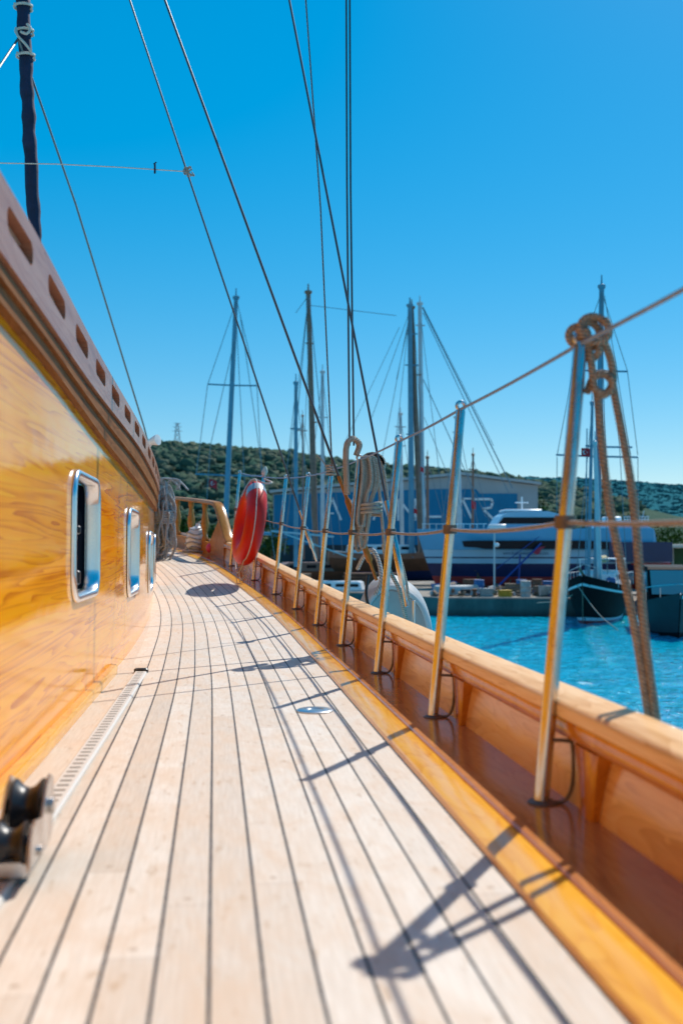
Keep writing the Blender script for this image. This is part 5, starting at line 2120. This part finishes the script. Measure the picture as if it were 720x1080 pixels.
def leaf_cloud(c, rx, ry, rz, n, size, seed):
    r = np.random.default_rng(seed)
    V, F = [], []
    k = 0
    cl = r.normal(size=(14, 3)); cl /= np.linalg.norm(cl, axis=1)[:, None]
    cl *= r.uniform(.3, .85, (14, 1))
    while k < n:
        q = cl[r.integers(0, 14)] + r.normal(size=3) * .22
        if np.linalg.norm(q) > 1.1:
            continue
        p = np.array(c) + q * np.array([rx, ry, rz])
        a = r.normal(size=3); a /= np.linalg.norm(a)
        b = np.cross(a, r.normal(size=3)); b /= np.linalg.norm(b) + 1e-9
        s = size * r.uniform(.6, 1.4)
        o = len(V)
        V += [tuple(p - a * s), tuple(p + b * s * .5), tuple(p + a * s), tuple(p - b * s * .5)]
        F.append((o, o + 1, o + 2, o + 3))
        k += 1
    return V, F


def tree(name, label, px, Y, h, w, seed, mats, group, cat='tree', gz=None):
    p = at(px, 600, Y)
    base = Vector((p.x, Y, QZ if gz is None else gz))
    o = thing(name, label, cat, base, group)
    m_ = MB()
    top = base + Vector((.1 * w, 0, h * .6))
    m_.tube([base - Vector((0, 0, .3)), base + Vector((.05 * w, 0, h * .3)), top], [h * .035, h * .028, h * .012], 8)
    rd = random.Random(seed)
    for k in range(5):
        a = rd.uniform(0, 6.28)
        st_ = base + Vector((.04 * w, 0, h * rd.uniform(.25, .5)))
        m_.tube([st_, st_ + Vector((math.cos(a) * w * .2, math.sin(a) * w * .2, h * .14)), st_ + Vector((math.cos(a) * w * .36, math.sin(a) * w * .36, h * .24))], [h * .016, h * .011, h * .005], 6)
    m_.build('trunk', M['wood_old'], o)
    m_ = MB()
    V, F = leaf_cloud(base + Vector((0, 0, h * .62)), w / 2, w / 2, h * .42, 1500, h * .030, seed)
    m_.mi_list = None
    rr = random.Random(seed)
    m_.v = V
    for f in F:
        m_.f.append(list(f)); m_.uv.append(None); m_.mi.append(rr.randrange(len(mats)))
    m_.build('crown', mats, o, False)


lv = [leafy('leaf_green', (.03, .075, .012), (.07, .14, .03), 2), leafy('leaf_dark', (.015, .045, .01), (.04, .085, .02), 2), leafy('leaf_bright', (.06, .12, .02), (.11, .19, .045), 2)]
GT = 'trees and bushes along the shore'
tree('shore_bush', 'bright green bush beyond the bow rail by the rope coil', 187, 72, 5.2, 4.6, 1, lv, GT, 'bush')
tree('shore_bush', 'green bush seen between the two bow balusters', 206, 78, 4.6, 4.4, 2, lv, GT, 'bush')
tree('shore_bush', 'green bush left of the lifebuoy behind the blue mast', 232, 82, 4.0, 5.0, 3, lv, GT, 'bush')
tree('shore_bush', 'green bush right of the lifebuoy at the hangar corner', 284, 96, 4.6, 4.6, 4, lv, GT, 'bush')
tree('shore_tree', 'dark tree at the grey end of the hangar', 575, 128, 9.0, 6.5, 5, lv, GT)
tree('shore_tree', 'green tree beneath the pale roofed shed side', 707, 100, 5.0, 7.0, 6, lv, GT)
tree('shore_tree', 'dark green tree rising behind the ferry stern house', 655, 135, 8.2, 9.0, 7, lv, GT)

# power pylon on the ridge
py_ = thing('power_pylon', 'steel lattice power pylon on the ridge of the near hill', 'pylon', at(187, 476, 425))
m_ = MB()
b0 = at(187, 477, 425)
H = at(187, 446, 425).z - b0.z
for sx3 in (-1, 1):
    for sy in (-1, 1):
        m_.tube([b0 + Vector((sx3 * 1.6, sy * 1.6, 0)), b0 + Vector((sx3 * .4, sy * .4, H))], .13, 5)
for k in range(6):
    z0, z1 = H * k / 6, H * (k + 1) / 6
    w0, w1 = 1.6 - 1.2 * k / 6, 1.6 - 1.2 * (k + 1) / 6
    for sy in (-1, 1):
        m_.tube([b0 + Vector((-w0, sy * w0, z0)), b0 + Vector((w1, sy * w1, z1))], .08, 4)
        m_.tube([b0 + Vector((w0, sy * w0, z0)), b0 + Vector((-w1, sy * w1, z1))], .08, 4)
m_.build('lattice', M['mast_grey'], py_)
for z, w in ((.72, 2.2), (.86, 1.9), (.98, 1.5)):
    m_ = MB()
    m_.tube([b0 + Vector((-w, 0, H * z)), b0 + Vector((w, 0, H * z))], .12, 5)
    m_.build('crossarm', M['mast_grey'], py_)
